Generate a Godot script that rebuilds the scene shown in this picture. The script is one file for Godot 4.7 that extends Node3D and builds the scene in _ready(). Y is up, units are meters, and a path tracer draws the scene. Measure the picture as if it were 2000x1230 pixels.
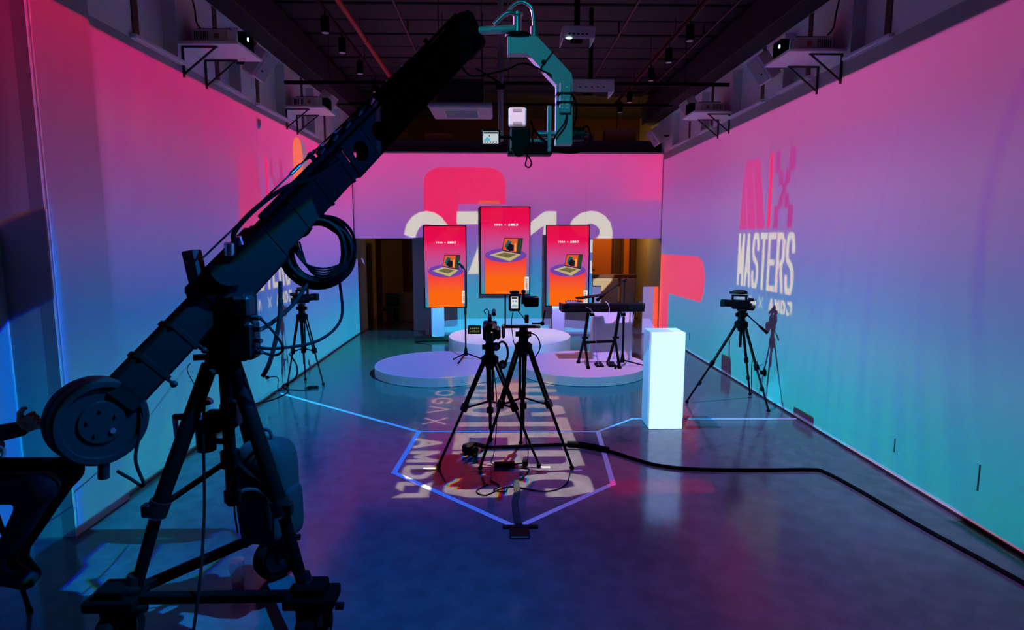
extends Node3D
# A projection-mapped studio: every picture on the walls and the floor comes out of a
# projector (three small lamps behind red, green and blue film, as in a three-tube projector).

const XL := -3.2
const XR := 3.63
const ZB := -13.55
var M := {}
var used := {}

# ------------------------------------------------------------------ mesh builder
class MB:
	var v := PackedVector3Array()
	var n := PackedVector3Array()
	var t := PackedVector2Array()
	var c := PackedColorArray()
	var x := Transform3D()
	func tri(a: Vector3, b: Vector3, d: Vector3, na: Vector3, nb: Vector3, nd: Vector3, ta := Vector2.ZERO, tb := Vector2.ZERO, td := Vector2.ZERO) -> void:
		a = x * a; b = x * b; d = x * d
		na = (x.basis * na).normalized(); nb = (x.basis * nb).normalized(); nd = (x.basis * nd).normalized()
		if (b - a).cross(d - a).dot(na + nb + nd) > 0.0:
			v.append(a); v.append(d); v.append(b); n.append(na); n.append(nd); n.append(nb); t.append(ta); t.append(td); t.append(tb)
		else:
			v.append(a); v.append(b); v.append(d); n.append(na); n.append(nb); n.append(nd); t.append(ta); t.append(tb); t.append(td)
	func face(p: Array, out: Vector3) -> void:
		for i in range(1, p.size() - 1):
			var k: Vector3 = (p[i] - p[0]).cross(p[i + 1] - p[0])
			if k.length_squared() < 1e-16: continue
			k = k.normalized()
			if k.dot(out) < 0.0: k = -k
			tri(p[0], p[i], p[i + 1], k, k, k)
	func uvface(a: Vector3, b: Vector3, cc: Vector3, d: Vector3, nn: Vector3) -> void:   # a top left, b top right, cc bottom right, d bottom left
		tri(a, b, cc, nn, nn, nn, Vector2(0, 0), Vector2(1, 0), Vector2(1, 1))
		tri(a, cc, d, nn, nn, nn, Vector2(0, 0), Vector2(1, 1), Vector2(0, 1))
	func box(ct: Vector3, s: Vector3, bv := 0.0, turn := Basis.IDENTITY) -> MB:
		var h := s * 0.5
		bv = minf(bv, minf(h.x, minf(h.y, h.z)) * 0.9)
		var q := func(p: Vector3) -> Vector3: return ct + turn * p
		for ax in 3:
			var e := (ax + 1) % 3
			var g := (ax + 2) % 3
			for sg in [-1.0, 1.0]:
				var ps := []
				for k in [[-1, -1], [1, -1], [1, 1], [-1, 1]]:
					var p := Vector3.ZERO
					p[ax] = sg * h[ax]; p[e] = k[0] * (h[e] - bv); p[g] = k[1] * (h[g] - bv)
					ps.append(q.call(p))
				var o := Vector3.ZERO
				o[ax] = sg
				face(ps, turn * o)
		if bv > 0.0:
			for ax in 3:
				var e := (ax + 1) % 3
				var g := (ax + 2) % 3
				for se in [-1.0, 1.0]:
					for sg in [-1.0, 1.0]:
						var ps := []
						for k in [[-1, 0], [1, 0], [1, 1], [-1, 1]]:
							var p := Vector3.ZERO
							p[ax] = k[0] * (h[ax] - bv)
							p[e] = se * (h[e] - (bv if k[1] else 0.0)); p[g] = sg * (h[g] - (0.0 if k[1] else bv))
							ps.append(q.call(p))
						var o := Vector3.ZERO
						o[e] = se; o[g] = sg
						face(ps, turn * o)
			for sx in [-1.0, 1.0]:
				for sy in [-1.0, 1.0]:
					for sz in [-1.0, 1.0]:
						face([q.call(Vector3(sx * h.x, sy * (h.y - bv), sz * (h.z - bv))), q.call(Vector3(sx * (h.x - bv), sy * h.y, sz * (h.z - bv))), q.call(Vector3(sx * (h.x - bv), sy * (h.y - bv), sz * h.z))], turn * Vector3(sx, sy, sz))
		return self
	func bar(a: Vector3, b: Vector3, w: float, hh: float, bv := 0.0, up := Vector3.UP) -> MB:    # a box from a to b
		var f := (b - a).normalized()
		if absf(f.dot(up)) > 0.98: up = Vector3.FORWARD
		var r := f.cross(up).normalized()
		return box((a + b) * 0.5, Vector3(w, hh, (b - a).length()), bv, Basis(r, r.cross(f), -f))
	func cyl(a: Vector3, b: Vector3, ra: float, rb := -1.0, seg := 14, caps := true) -> MB:
		if rb < 0.0: rb = ra
		var f := (b - a).normalized()
		var u := f.cross(Vector3.UP if absf(f.y) < 0.9 else Vector3.RIGHT).normalized()
		var w := f.cross(u)
		var slope := (ra - rb) / maxf((b - a).length(), 1e-6)
		for i in seg:
			var p := TAU * i / seg
			var q := TAU * (i + 1) / seg
			var dp := u * cos(p) + w * sin(p)
			var dq := u * cos(q) + w * sin(q)
			var np := dp + f * slope
			var nq := dq + f * slope
			tri(a + dp * ra, a + dq * ra, b + dq * rb, np, nq, nq)
			tri(a + dp * ra, b + dq * rb, b + dp * rb, np, nq, np)
			if caps:
				if ra > 0.0: tri(a, a + dp * ra, a + dq * ra, -f, -f, -f)
				if rb > 0.0: tri(b, b + dp * rb, b + dq * rb, f, f, f)
		return self
	func tube(p: Array, r: float, seg := 7, closed := false) -> MB:
		var m := p.size()
		var rings := []
		var u := Vector3.ZERO
		for i in m:
			var f: Vector3
			if closed: f = (p[(i + 1) % m] - p[(i + m - 1) % m]).normalized()
			else: f = (p[mini(i + 1, m - 1)] - p[maxi(i - 1, 0)]).normalized()
			if u == Vector3.ZERO: u = f.cross(Vector3.UP if absf(f.y) < 0.9 else Vector3.RIGHT)
			u = (u - f * u.dot(f)).normalized()
			var w := f.cross(u)
			var ring := []
			for k in seg:
				var an := TAU * k / seg
				ring.append(u * cos(an) + w * sin(an))
			rings.append(ring)
		for i in (m if closed else m - 1):
			var j := (i + 1) % m
			for k in seg:
				var l := (k + 1) % seg
				tri(p[i] + rings[i][k] * r, p[i] + rings[i][l] * r, p[j] + rings[j][l] * r, rings[i][k], rings[i][l], rings[j][l])
				tri(p[i] + rings[i][k] * r, p[j] + rings[j][l] * r, p[j] + rings[j][k] * r, rings[i][k], rings[j][l], rings[j][k])
		if not closed:
			for e in [0, m - 1]:
				var f2: Vector3 = (p[0] - p[1]) if e == 0 else (p[m - 1] - p[m - 2])
				var ps := []
				for k in seg: ps.append(p[e] + rings[e][k] * r)
				face(ps, f2)
		return self
	func lathe(prof: Array, seg := 28, at := Vector3.ZERO, turn := Basis.IDENTITY) -> MB:     # prof: Vector2(radius, y) from bottom to top
		for j in prof.size() - 1:
			var a: Vector2 = prof[j]
			var b: Vector2 = prof[j + 1]
			var d := b - a
			if d.length() < 1e-6: continue
			var nn := Vector2(d.y, -d.x).normalized()
			for i in seg:
				var p := TAU * i / seg
				var q := TAU * (i + 1) / seg
				var dp := turn * Vector3(cos(p), 0, sin(p))
				var dq := turn * Vector3(cos(q), 0, sin(q))
				var up := turn * Vector3.UP
				var np := dp * nn.x + up * nn.y
				var nq := dq * nn.x + up * nn.y
				if a.x > 0.0: tri(at + dp * a.x + up * a.y, at + dq * a.x + up * a.y, at + dq * b.x + up * b.y, np, nq, nq)
				if b.x > 0.0: tri(at + dp * a.x + up * a.y, at + dq * b.x + up * b.y, at + dp * b.x + up * b.y, np, nq, np)
		return self
	func ball(ct: Vector3, r: Vector3, seg := 14, rows := 8) -> MB:
		for j in rows:
			var a := -PI / 2 + PI * j / rows
			var b := -PI / 2 + PI * (j + 1) / rows
			for i in seg:
				var p := TAU * i / seg
				var q := TAU * (i + 1) / seg
				var k := [Vector3(cos(a) * cos(p), sin(a), cos(a) * sin(p)), Vector3(cos(a) * cos(q), sin(a), cos(a) * sin(q)), Vector3(cos(b) * cos(q), sin(b), cos(b) * sin(q)), Vector3(cos(b) * cos(p), sin(b), cos(b) * sin(p))]
				if j > 0: tri(ct + k[0] * r, ct + k[1] * r, ct + k[2] * r, k[0], k[1], k[2])
				if j < rows - 1: tri(ct + k[0] * r, ct + k[2] * r, ct + k[3] * r, k[0], k[2], k[3])
		return self
	func prism(poly: PackedVector2Array, depth: float) -> MB:      # outline in x and y, thick along z, centred
		var ix := Geometry2D.triangulate_polygon(poly)
		for s in [-0.5, 0.5]:
			for i in range(0, ix.size(), 3):
				var o := Vector3(0, 0, signf(s))
				tri(Vector3(poly[ix[i]].x, poly[ix[i]].y, s * depth), Vector3(poly[ix[i + 1]].x, poly[ix[i + 1]].y, s * depth), Vector3(poly[ix[i + 2]].x, poly[ix[i + 2]].y, s * depth), o, o, o)
		var ccw := not Geometry2D.is_polygon_clockwise(poly)
		for i in poly.size():
			var a := poly[i]
			var b := poly[(i + 1) % poly.size()]
			var d := (b - a).normalized()
			var nn := Vector3(d.y, -d.x, 0) * (1.0 if ccw else -1.0)
			face([Vector3(a.x, a.y, -depth / 2), Vector3(b.x, b.y, -depth / 2), Vector3(b.x, b.y, depth / 2), Vector3(a.x, a.y, depth / 2)], nn)
		return self
	func holed(w: float, h: float, r: float, depth: float, seg := 20) -> MB:       # a plate with one round hole, in x and y
		for i in seg:
			var a := TAU * i / seg
			var b := TAU * (i + 1) / seg
			var ed := func(an: float) -> Vector2:
				var d := Vector2(cos(an), sin(an))
				var k := minf((w / 2) / maxf(absf(d.x), 1e-6), (h / 2) / maxf(absf(d.y), 1e-6))
				return d * k
			var ia := Vector2(cos(a), sin(a)) * r
			var ib := Vector2(cos(b), sin(b)) * r
			var oa: Vector2 = ed.call(a)
			var ob: Vector2 = ed.call(b)
			var cor := []
			for cx in [-w / 2, w / 2]:
				for cy in [-h / 2, h / 2]:
					var an := fposmod(atan2(cy, cx), TAU)
					if an > a + 1e-4 and an < b - 1e-4: cor.append(Vector2(cx, cy))
			for s in [-0.5, 0.5]:
				var z: float = s * depth
				var ps := [Vector3(ia.x, ia.y, z), Vector3(oa.x, oa.y, z)]
				for k in cor: ps.append(Vector3(k.x, k.y, z))
				ps.append(Vector3(ob.x, ob.y, z)); ps.append(Vector3(ib.x, ib.y, z))
				face(ps, Vector3(0, 0, signf(s)))
			face([Vector3(ia.x, ia.y, -depth / 2), Vector3(ib.x, ib.y, -depth / 2), Vector3(ib.x, ib.y, depth / 2), Vector3(ia.x, ia.y, depth / 2)], Vector3(-ia.x - ib.x, -ia.y - ib.y, 0))
		return self
	func mesh() -> ArrayMesh:
		var a := []
		a.resize(Mesh.ARRAY_MAX)
		a[Mesh.ARRAY_VERTEX] = v; a[Mesh.ARRAY_NORMAL] = n; a[Mesh.ARRAY_TEX_UV] = t
		if c.size() == v.size(): a[Mesh.ARRAY_COLOR] = c
		var m := ArrayMesh.new()
		m.add_surface_from_arrays(Mesh.PRIMITIVE_TRIANGLES, a)
		return m

# ------------------------------------------------------------------ nodes
func numbered(called: String) -> String:
	if not used.has(called):
		used[called] = 0
		return called
	used[called] += 1
	return "%s_%03d" % [called, used[called]]

func tag(o: Node, label: String, category: String, group := "") -> Node:
	o.set_meta("label", label); o.set_meta("category", category)
	if group: o.set_meta("group", group)
	return o

func thing(called: String, label: String, category: String, at := Vector3.ZERO, turn := 0.0, group := "") -> Node3D:
	var o := Node3D.new()
	o.name = numbered(called)
	add_child(o)
	o.position = at; o.rotation.y = turn
	tag(o, label, category, group)
	return o

func part(called: String, b: MB, m: Material, parent: Node, label := "") -> MeshInstance3D:
	var o := MeshInstance3D.new()
	o.name = called
	o.mesh = b.mesh()
	o.material_override = m
	parent.add_child(o, true)
	if label: o.set_meta("label", label)
	return o

func single(called: String, b: MB, m: Material, label: String, category: String, at := Vector3.ZERO, turn := 0.0, group := "") -> MeshInstance3D:
	var o := part(numbered(called), b, m, self)
	o.position = at; o.rotation.y = turn
	tag(o, label, category, group)
	return o

func struct(called: String, b: MB, m: Material) -> MeshInstance3D:
	var o := part(called, b, m, self)
	o.set_meta("kind", "structure")
	return o

func mat(called: String, col: Color, rough := 0.6, metal := 0.0) -> StandardMaterial3D:
	var m := StandardMaterial3D.new()
	m.resource_name = called
	m.albedo_color = col; m.roughness = rough; m.metallic = metal
	M[called] = m
	return m

func noise_tex(freq: float, lo: Color, hi: Color, sd: int, size := 512, oct := 4) -> NoiseTexture2D:
	var f := FastNoiseLite.new()
	f.seed = sd; f.frequency = freq; f.fractal_octaves = oct
	var g := Gradient.new()
	g.set_color(0, lo); g.set_color(1, hi)
	var t := NoiseTexture2D.new()
	t.width = size; t.height = size; t.seamless = true; t.noise = f; t.color_ramp = g
	return t

# ------------------------------------------------------------------ flat pictures: film and screens
class Canvas:        # a flat picture, in metres of the surface it belongs to (or 0..1 of a screen)
	var w: int
	var h: int
	var u0: float
	var u1: float
	var v0: float
	var v1: float
	var im: Image
	func _init(a: float, b: float, cc: float, d: float, per: float) -> void:
		u0 = a; u1 = b; v0 = cc; v1 = d
		w = int((b - a) * per); h = int((d - cc) * per)
		im = Image.create(w, h, false, Image.FORMAT_RGBA8)
	func poly(p: Array, col: Color) -> void:
		var q := []
		var lo := 1e9
		var hi := -1e9
		for a in p:
			var e := Vector2((a.x - u0) / (u1 - u0) * w, (v1 - a.y) / (v1 - v0) * h)
			q.append(e); lo = minf(lo, e.y); hi = maxf(hi, e.y)
		for y in range(maxi(0, int(floor(lo))), mini(h - 1, int(ceil(hi))) + 1):
			var yy := y + 0.5
			var xs := []
			for i in q.size():
				var a: Vector2 = q[i]
				var b: Vector2 = q[(i + 1) % q.size()]
				if (a.y <= yy) != (b.y <= yy): xs.append(a.x + (yy - a.y) / (b.y - a.y) * (b.x - a.x))
			xs.sort()
			for i in range(0, xs.size() - 1, 2):
				var x0 := maxi(0, int(round(xs[i])))
				var x1 := mini(w, int(round(xs[i + 1])))
				if x1 > x0: im.fill_rect(Rect2i(x0, y, x1 - x0, 1), col)
	func disc(ct: Vector2, ru: float, rv: float, col: Color) -> void:
		var p := []
		for i in 32: p.append(ct + Vector2(cos(TAU * i / 32) * ru, sin(TAU * i / 32) * rv))
		poly(p, col)
	func blob(a: Vector2, b: Vector2, r: float, col: Color) -> void:        # a box with round corners
		var p := []
		for k in [[b.x - r, b.y - r, 0], [a.x + r, b.y - r, 1], [a.x + r, a.y + r, 2], [b.x - r, a.y + r, 3]]:
			for i in 9:
				var an: float = PI / 2 * (k[2] + i / 8.0)
				p.append(Vector2(k[0] + cos(an) * r, k[1] + sin(an) * r))
		poly(p, col)
	# strokes of letters, drawn with an oval pen; o = lower left, ax = the way the line runs, ay = the letters' up
	func word(s: String, o: Vector2, ax: Vector2, ay: Vector2, length: float, tall: float, pw: float, ph: float, gap: float, col: Color) -> void:
		var units := 0.0
		for ch in s: units += WIDE.get(ch, 1.0)
		var each := (length - gap * (s.length() - 1)) / units
		var at := 0.0
		for ch in s:
			var cw: float = each * WIDE.get(ch, 1.0)
			for line in GLYPH.get(ch, []):
				var pts := []
				for g in line: pts.append(Vector2(at + pw / 2 + g[0] * (cw - pw), ph / 2 + g[1] * (tall - ph)))
				for i in pts.size() - 1:
					var a := Vector2(pts[i].x / pw, pts[i].y / ph)
					var b := Vector2(pts[i + 1].x / pw, pts[i + 1].y / ph)
					var d := (b - a).normalized() * 0.5
					var e := Vector2(-d.y, d.x)
					var ext := d * (1.0 if ch in "TELMAXYVKRIZ" else 0.35)
					var out := []
					for k in [a - ext * 0.9 + e, b + ext * 0.9 + e, b + ext * 0.9 - e, a - ext * 0.9 - e]:
						var l := Vector2(clampf(k.x * pw, at, at + cw), clampf(k.y * ph, 0, tall))
						out.append(o + ax * l.x + ay * l.y)
					poly(out, col)
					if i > 0 and ch in "SOGDR29":      # round the bend
						var bend := []
						for k in 20:
							var l: Vector2 = pts[i] + Vector2(cos(TAU * k / 20) * pw / 2, sin(TAU * k / 20) * ph / 2)
							bend.append(o + ax * l.x + ay * l.y)
						poly(bend, col)
			for shape in SOLID.get(ch, []):
				var out2 := []
				for g in shape: out2.append(o + ax * (at + g[0] * cw) + ay * (g[1] * tall))
				poly(out2, col)
			at += cw + gap
	const WIDE := {" ": 0.7, "I": 0.4, "1": 0.6}
	const SOLID := {
		"7": [[[0, 1], [1, 1], [1, 0.81], [0.56, 0], [0.24, 0], [0.68, 0.8], [0, 0.8]]],
		"1": [[[0, 0.82], [0.56, 1], [1, 1], [1, 0], [0.5, 0], [0.5, 0.77], [0, 0.61]]],
		"^": [[[0, 1], [1, 1], [1, 0], [0.72, 0.28], [0.72, 0.72], [0.28, 0.72]], [[0.0, 0.38], [0.24, 0.62], [0.24, 0.24], [0.62, 0.24], [0.38, 0.0], [0.0, 0.0]]],
	}
	const GLYPH := {
		"M": [[[0, 0], [0, 1]], [[0, 1], [0.5, 0.25]], [[0.5, 0.25], [1, 1]], [[1, 1], [1, 0]]],
		"A": [[[0, 0], [0.5, 1]], [[0.5, 1], [1, 0]], [[0.22, 0.3], [0.78, 0.3]]],
		"S": [[[1, 0.72], [1, 0.85], [0.8, 1], [0.2, 1], [0, 0.86], [0, 0.68], [0.15, 0.56], [0.85, 0.44], [1, 0.32], [1, 0.14], [0.8, 0], [0.2, 0], [0, 0.15], [0, 0.28]]],
		"T": [[[0, 1], [1, 1]], [[0.5, 1], [0.5, 0]]],
		"E": [[[1, 1], [0, 1]], [[0, 1], [0, 0]], [[0, 0], [1, 0]], [[0, 0.5], [0.9, 0.5]]],
		"R": [[[0, 0], [0, 1]], [[0, 1], [0.7, 1], [1, 0.9], [1, 0.58], [0.7, 0.48], [0, 0.48]], [[0.6, 0.48], [1, 0]]],
		"Y": [[[0, 1], [0.5, 0.45]], [[1, 1], [0.5, 0.45]], [[0.5, 0.45], [0.5, 0]]],
		"O": [[[0.5, 1], [0.15, 0.85], [0, 0.5], [0.15, 0.15], [0.5, 0], [0.85, 0.15], [1, 0.5], [0.85, 0.85], [0.5, 1]]],
		"G": [[[0.95, 0.8], [0.5, 1], [0.15, 0.85], [0, 0.5], [0.15, 0.15], [0.5, 0], [0.9, 0.15], [1, 0.48], [0.55, 0.48]]],
		"V": [[[0, 1], [0.5, 0]], [[0.5, 0], [1, 1]]],
		"Λ": [[[0, 0], [0.5, 1]], [[0.5, 1], [1, 0]]],
		"X": [[[0, 0], [1, 1]], [[0, 1], [1, 0]]],
		"D": [[[0, 0], [0, 1]], [[0, 1], [0.55, 1], [1, 0.75], [1, 0.25], [0.55, 0], [0, 0]]],
		"L": [[[0, 1], [0, 0]], [[0, 0], [1, 0]]],
		"N": [[[0, 0], [0, 1]], [[0, 1], [1, 0]], [[1, 0], [1, 1]]],
		"I": [[[0.5, 0], [0.5, 1]]],
		"2": [[[0, 0.66], [0.06, 0.8], [0.18, 0.91], [0.34, 0.98], [0.5, 1], [0.66, 0.98], [0.82, 0.91], [0.94, 0.8], [1, 0.66], [0.94, 0.52], [0.8, 0.4], [0, 0], [1, 0]]],
		"9": [[[0.5, 1], [0.3, 0.97], [0.12, 0.89], [0.02, 0.77], [0, 0.68], [0.06, 0.55], [0.2, 0.46], [0.4, 0.42], [0.62, 0.43], [0.85, 0.5], [0.97, 0.62], [1, 0.7], [0.95, 0.83], [0.82, 0.93], [0.66, 0.985], [0.5, 1]], [[1, 0.7], [1, 0.35], [0.93, 0.17], [0.75, 0.04], [0.5, 0], [0.05, 0.06]]],
	}

func lin(r: float, g: float, b: float) -> Vector3:       # screen colour 0..255 to light
	var k := Color(r / 255.0, g / 255.0, b / 255.0).srgb_to_linear()
	return Vector3(k.r, k.g, k.b)

func ramp(stops: Array, y: float) -> Vector3:            # stops: [y, Vector3] from low to high
	if y <= stops[0][0]: return stops[0][1]
	for i in stops.size() - 1:
		if y < stops[i + 1][0]:
			return stops[i][1].lerp(stops[i + 1][1], (y - stops[i][0]) / (stops[i + 1][0] - stops[i][0]))
	return stops[-1][1]

# A projector's optics: three pinhole lamps, each in its own light-tight cell behind a film parallel to the plane it is focused on.
# o, ux, vy, nn: the plane, its axes and its normal towards the projector; cv: the picture; base(u, v): the plain part of the picture, as light;
# white: how much light the surface throws back; step: from cell to cell; d: lamp to film.
func optics(body: Node3D, lens: Vector3, o: Vector3, ux: Vector3, vy: Vector3, nn: Vector3, cv: Canvas, base: Callable, white: Callable, gain: float, step: Vector3, d: float, amb := Vector3.ZERO, least := 60.0, power := 110.0, spot := 0.00016) -> void:
	var bytes := cv.im.get_data()
	var cnt := cv.w * cv.h
	var want := PackedVector3Array()
	want.resize(cnt)
	for y in cv.h:
		var vv := cv.v1 - (y + 0.5) / cv.h * (cv.v1 - cv.v0)
		for x in cv.w:
			var i := y * cv.w + x
			var uu := cv.u0 + (x + 0.5) / cv.w * (cv.u1 - cv.u0)
			var k: Vector3
			if bytes[i * 4 + 3] > 0: k = lin(bytes[i * 4], bytes[i * 4 + 1], bytes[i * 4 + 2])
			else: k = base.call(uu, vv)
			want[i] = (k - amb).max(Vector3.ZERO) * (gain / white.call(uu, vv))
	var away := body.global_transform.affine_inverse()
	var rng := RandomNumberGenerator.new()
	rng.seed = 7
	for ch in 3:
		var L: Vector3 = lens + step * (ch - 1)
		var D := (L - o).dot(nn)
		var req := PackedFloat32Array()
		req.resize(cnt)
		var foot := L - nn * D - o
		var fu := foot.dot(ux)
		var fv := foot.dot(vy)
		var most := 0.0
		for y in cv.h:
			var dv := cv.v1 - (y + 0.5) / cv.h * (cv.v1 - cv.v0) - fv
			for x in cv.w:
				var i := y * cv.w + x
				var du := cv.u0 + (x + 0.5) / cv.w * (cv.u1 - cv.u0) - fu
				var r2 := D * D + du * du + dv * dv
				req[i] = want[i][ch] * r2 * r2 / (D * D)
				most = maxf(most, req[i])
		most = clampf(most, least, power)      # bright corners the lamp cannot reach stay a little darker
		var data := PackedByteArray()
		data.resize(cnt * 8)
		for i in cnt:
			data.encode_half(i * 8 + 6, 1.0 - clampf(req[i] / most * (0.985 + 0.03 * rng.randf()), 0.0, 1.0))
		var m := StandardMaterial3D.new()
		m.resource_name = "projector_film"
		m.albedo_texture = ImageTexture.create_from_image(Image.create_from_data(cv.w, cv.h, false, Image.FORMAT_RGBAH, data))
		m.transparency = BaseMaterial3D.TRANSPARENCY_ALPHA_HASH
		m.specular_mode = BaseMaterial3D.SPECULAR_DISABLED
		m.roughness = 0.9; m.texture_repeat = false
		var f := d / D
		var at := func(u: float, v: float) -> Vector3: return L + (o + ux * u + vy * v - L) * f
		var b := MB.new()
		b.x = away
		b.uvface(at.call(cv.u0, cv.v1), at.call(cv.u1, cv.v1), at.call(cv.u1, cv.v0), at.call(cv.u0, cv.v0), nn)
		part("film", b, m, body)
		# light-tight cell: back, four sides, and a mask round the film
		var e0 := (cv.u0 - fu) * f
		var e1 := (cv.u1 - fu) * f
		var g0 := (cv.v0 - fv) * f
		var g1 := (cv.v1 - fv) * f
		var a0 := minf(e0, -0.004) - 0.003
		var a1 := maxf(e1, 0.004) + 0.003
		var b0 := minf(g0, -0.004) - 0.003
		var b1 := maxf(g1, 0.004) + 0.003
		var c := MB.new()
		c.x = away
		var P := func(a: float, bb: float, z: float) -> Vector3: return L + ux * a + vy * bb - nn * z
		var rim := d + 0.0005
		for q in [[a0, b0, a1, b0, vy], [a1, b0, a1, b1, -ux], [a1, b1, a0, b1, -vy], [a0, b1, a0, b0, ux]]:
			c.face([P.call(q[0], q[1], -0.006), P.call(q[2], q[3], -0.006), P.call(q[2], q[3], rim), P.call(q[0], q[1], rim)], q[4])
		c.face([P.call(a0, b0, -0.006), P.call(a1, b0, -0.006), P.call(a1, b1, -0.006), P.call(a0, b1, -0.006)], -nn)
		for q in [[a0, b0, a1, g0], [a0, g1, a1, b1], [a0, g0, e0, g1], [e1, g0, a1, g1]]:
			c.face([P.call(q[0], q[1], d), P.call(q[2], q[1], d), P.call(q[2], q[3], d), P.call(q[0], q[3], d)], nn)
		part("lamp_cell", c, M.cell_black, body)
		var l := AreaLight3D.new()
		l.name = "lamp"
		l.area_size = Vector2(spot, spot)
		l.area_normalize_energy = true
		l.light_color = [Color(1, 0, 0), Color(0, 1, 0), Color(0, 0, 1)][ch]
		l.light_energy = most
		l.shadow_enabled = true
		l.area_range = 30.0
		body.add_child(l, true)
		l.global_transform = Transform3D(Basis(ux, -ux.cross(nn), nn) if ux.cross(-ux.cross(nn)).dot(nn) > 0 else Basis(ux, ux.cross(nn), nn), L)

# ------------------------------------------------------------------ materials
func materials() -> void:
	mat("lifted_wall_paint", Color(0.86, 0.855, 0.86), 0.85)  # wall colour lightened above the pictures, making up for weak bounce light
	M.lifted_wall_paint.heightmap_enabled = true
	M.lifted_wall_paint.heightmap_texture = noise_tex(0.06, Color(0.3, 0.3, 0.3), Color(0.7, 0.7, 0.7), 3)
	M.lifted_wall_paint.heightmap_scale = 0.04
	M.lifted_wall_paint.uv1_triplanar = true; M.lifted_wall_paint.uv1_world_triplanar = true; M.lifted_wall_paint.uv1_scale = Vector3(1.5, 1.5, 1.5)
	mat("dimmed_wall_paint", Color(0.63, 0.625, 0.63), 0.85)  # the same wall coloured darker, to hold bounce light down
	mat("polished_concrete", Color.WHITE, 0.19)
	var pc: StandardMaterial3D = M.polished_concrete
	pc.metallic_specular = 0.42
	pc.albedo_texture = noise_tex(0.012, Color(0.26, 0.265, 0.28), Color(0.33, 0.335, 0.35), 11, 1024, 5)
	pc.roughness_texture = noise_tex(0.02, Color(0.55, 0.55, 0.55), Color(0.9, 0.9, 0.9), 5, 512, 5)
	pc.heightmap_enabled = true
	pc.heightmap_texture = noise_tex(0.03, Color(0.4, 0.4, 0.4), Color(0.6, 0.6, 0.6), 9, 512, 4)
	pc.heightmap_scale = 0.05
	pc.uv1_triplanar = true; pc.uv1_world_triplanar = true; pc.uv1_scale = Vector3(0.35, 0.35, 0.35)
	mat("deck_black", Color(0.16, 0.14, 0.15), 0.75)
	M.deck_black.albedo_texture = noise_tex(0.03, Color(0.6, 0.55, 0.55), Color(1, 1, 1), 21, 512, 5)
	M.deck_black.uv1_triplanar = true; M.deck_black.uv1_world_triplanar = true; M.deck_black.uv1_scale = Vector3(0.6, 0.6, 0.6)
	mat("matte_black", Color(0.03, 0.03, 0.03), 0.95)
	mat("cell_black", Color(0, 0, 0), 1.0)
	M.cell_black.specular_mode = BaseMaterial3D.SPECULAR_DISABLED
	mat("gear_black", Color(0.05, 0.05, 0.055), 0.48)
	M.gear_black.metallic_specular = 0.16
	mat("rubber", Color(0.05, 0.05, 0.05), 0.75)
	M.rubber.metallic_specular = 0.1
	mat("fabric_black", Color(0.07, 0.07, 0.08), 0.95)
	mat("boom_black", Color(0.025, 0.027, 0.03), 0.6)
	M.boom_black.metallic_specular = 0.08
	mat("head_grey", Color(0.6, 0.61, 0.62), 0.45)
	mat("bare_metal", Color(0.72, 0.72, 0.74), 0.3, 1.0)
	mat("brushed", Color(0.6, 0.61, 0.62), 0.3, 0.7)
	mat("dark_metal", Color(0.22, 0.22, 0.23), 0.4, 0.8)
	mat("white_plastic", Color(0.82, 0.81, 0.8), 0.5)
	mat("white_laminate", Color(0.9, 0.9, 0.9), 0.5)
	mat("plinth_white", Color(0.86, 0.86, 0.86), 0.6)
	mat("red_paint", Color(0.75, 0.22, 0.14), 0.5)
	mat("brown_wood", Color(0.34, 0.2, 0.14), 0.6)
	mat("tan_wood", Color(0.62, 0.46, 0.3), 0.6)
	mat("beige_paint", Color(0.68, 0.62, 0.5), 0.8)
	mat("cardboard", Color(0.5, 0.36, 0.24), 0.9)
	mat("white_tape", Color(0.7, 0.7, 0.72), 0.7)
	mat("skin", Color(0.62, 0.4, 0.3), 0.55)
	mat("clear_plastic", Color(1, 1, 1, 0.12), 0.08)
	M.clear_plastic.transparency = BaseMaterial3D.TRANSPARENCY_ALPHA
	mat("coffee", Color(0.16, 0.07, 0.03), 0.2)
	mat("silver_grey", Color(0.55, 0.55, 0.57), 0.5)

func glow(called: String, col: Color, k: float) -> StandardMaterial3D:
	var m := mat(called, Color(0.02, 0.02, 0.02), 0.3)
	m.emission_enabled = true; m.emission = col; m.emission_energy_multiplier = k
	return m

# ------------------------------------------------------------------ camera and light
func view_and_light() -> void:
	var cam := Camera3D.new()
	cam.name = "camera"
	cam.fov = 55.056
	cam.near = 0.05; cam.far = 60.0
	add_child(cam)
	cam.position = Vector3(0, 2.2, 0)
	cam.rotation = Vector3(deg_to_rad(-7.388), deg_to_rad(-1.252), 0)
	var we := WorldEnvironment.new()
	we.name = "surroundings"
	var e := Environment.new()
	e.background_mode = Environment.BG_COLOR
	e.background_color = Color(0, 0, 0)
	e.tonemap_mode = Environment.TONE_MAPPER_LINEAR
	e.tonemap_exposure = 1.0
	e.sdfgi_enabled = true; e.ssao_enabled = true; e.ssil_enabled = true
	we.environment = e
	add_child(we)

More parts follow.
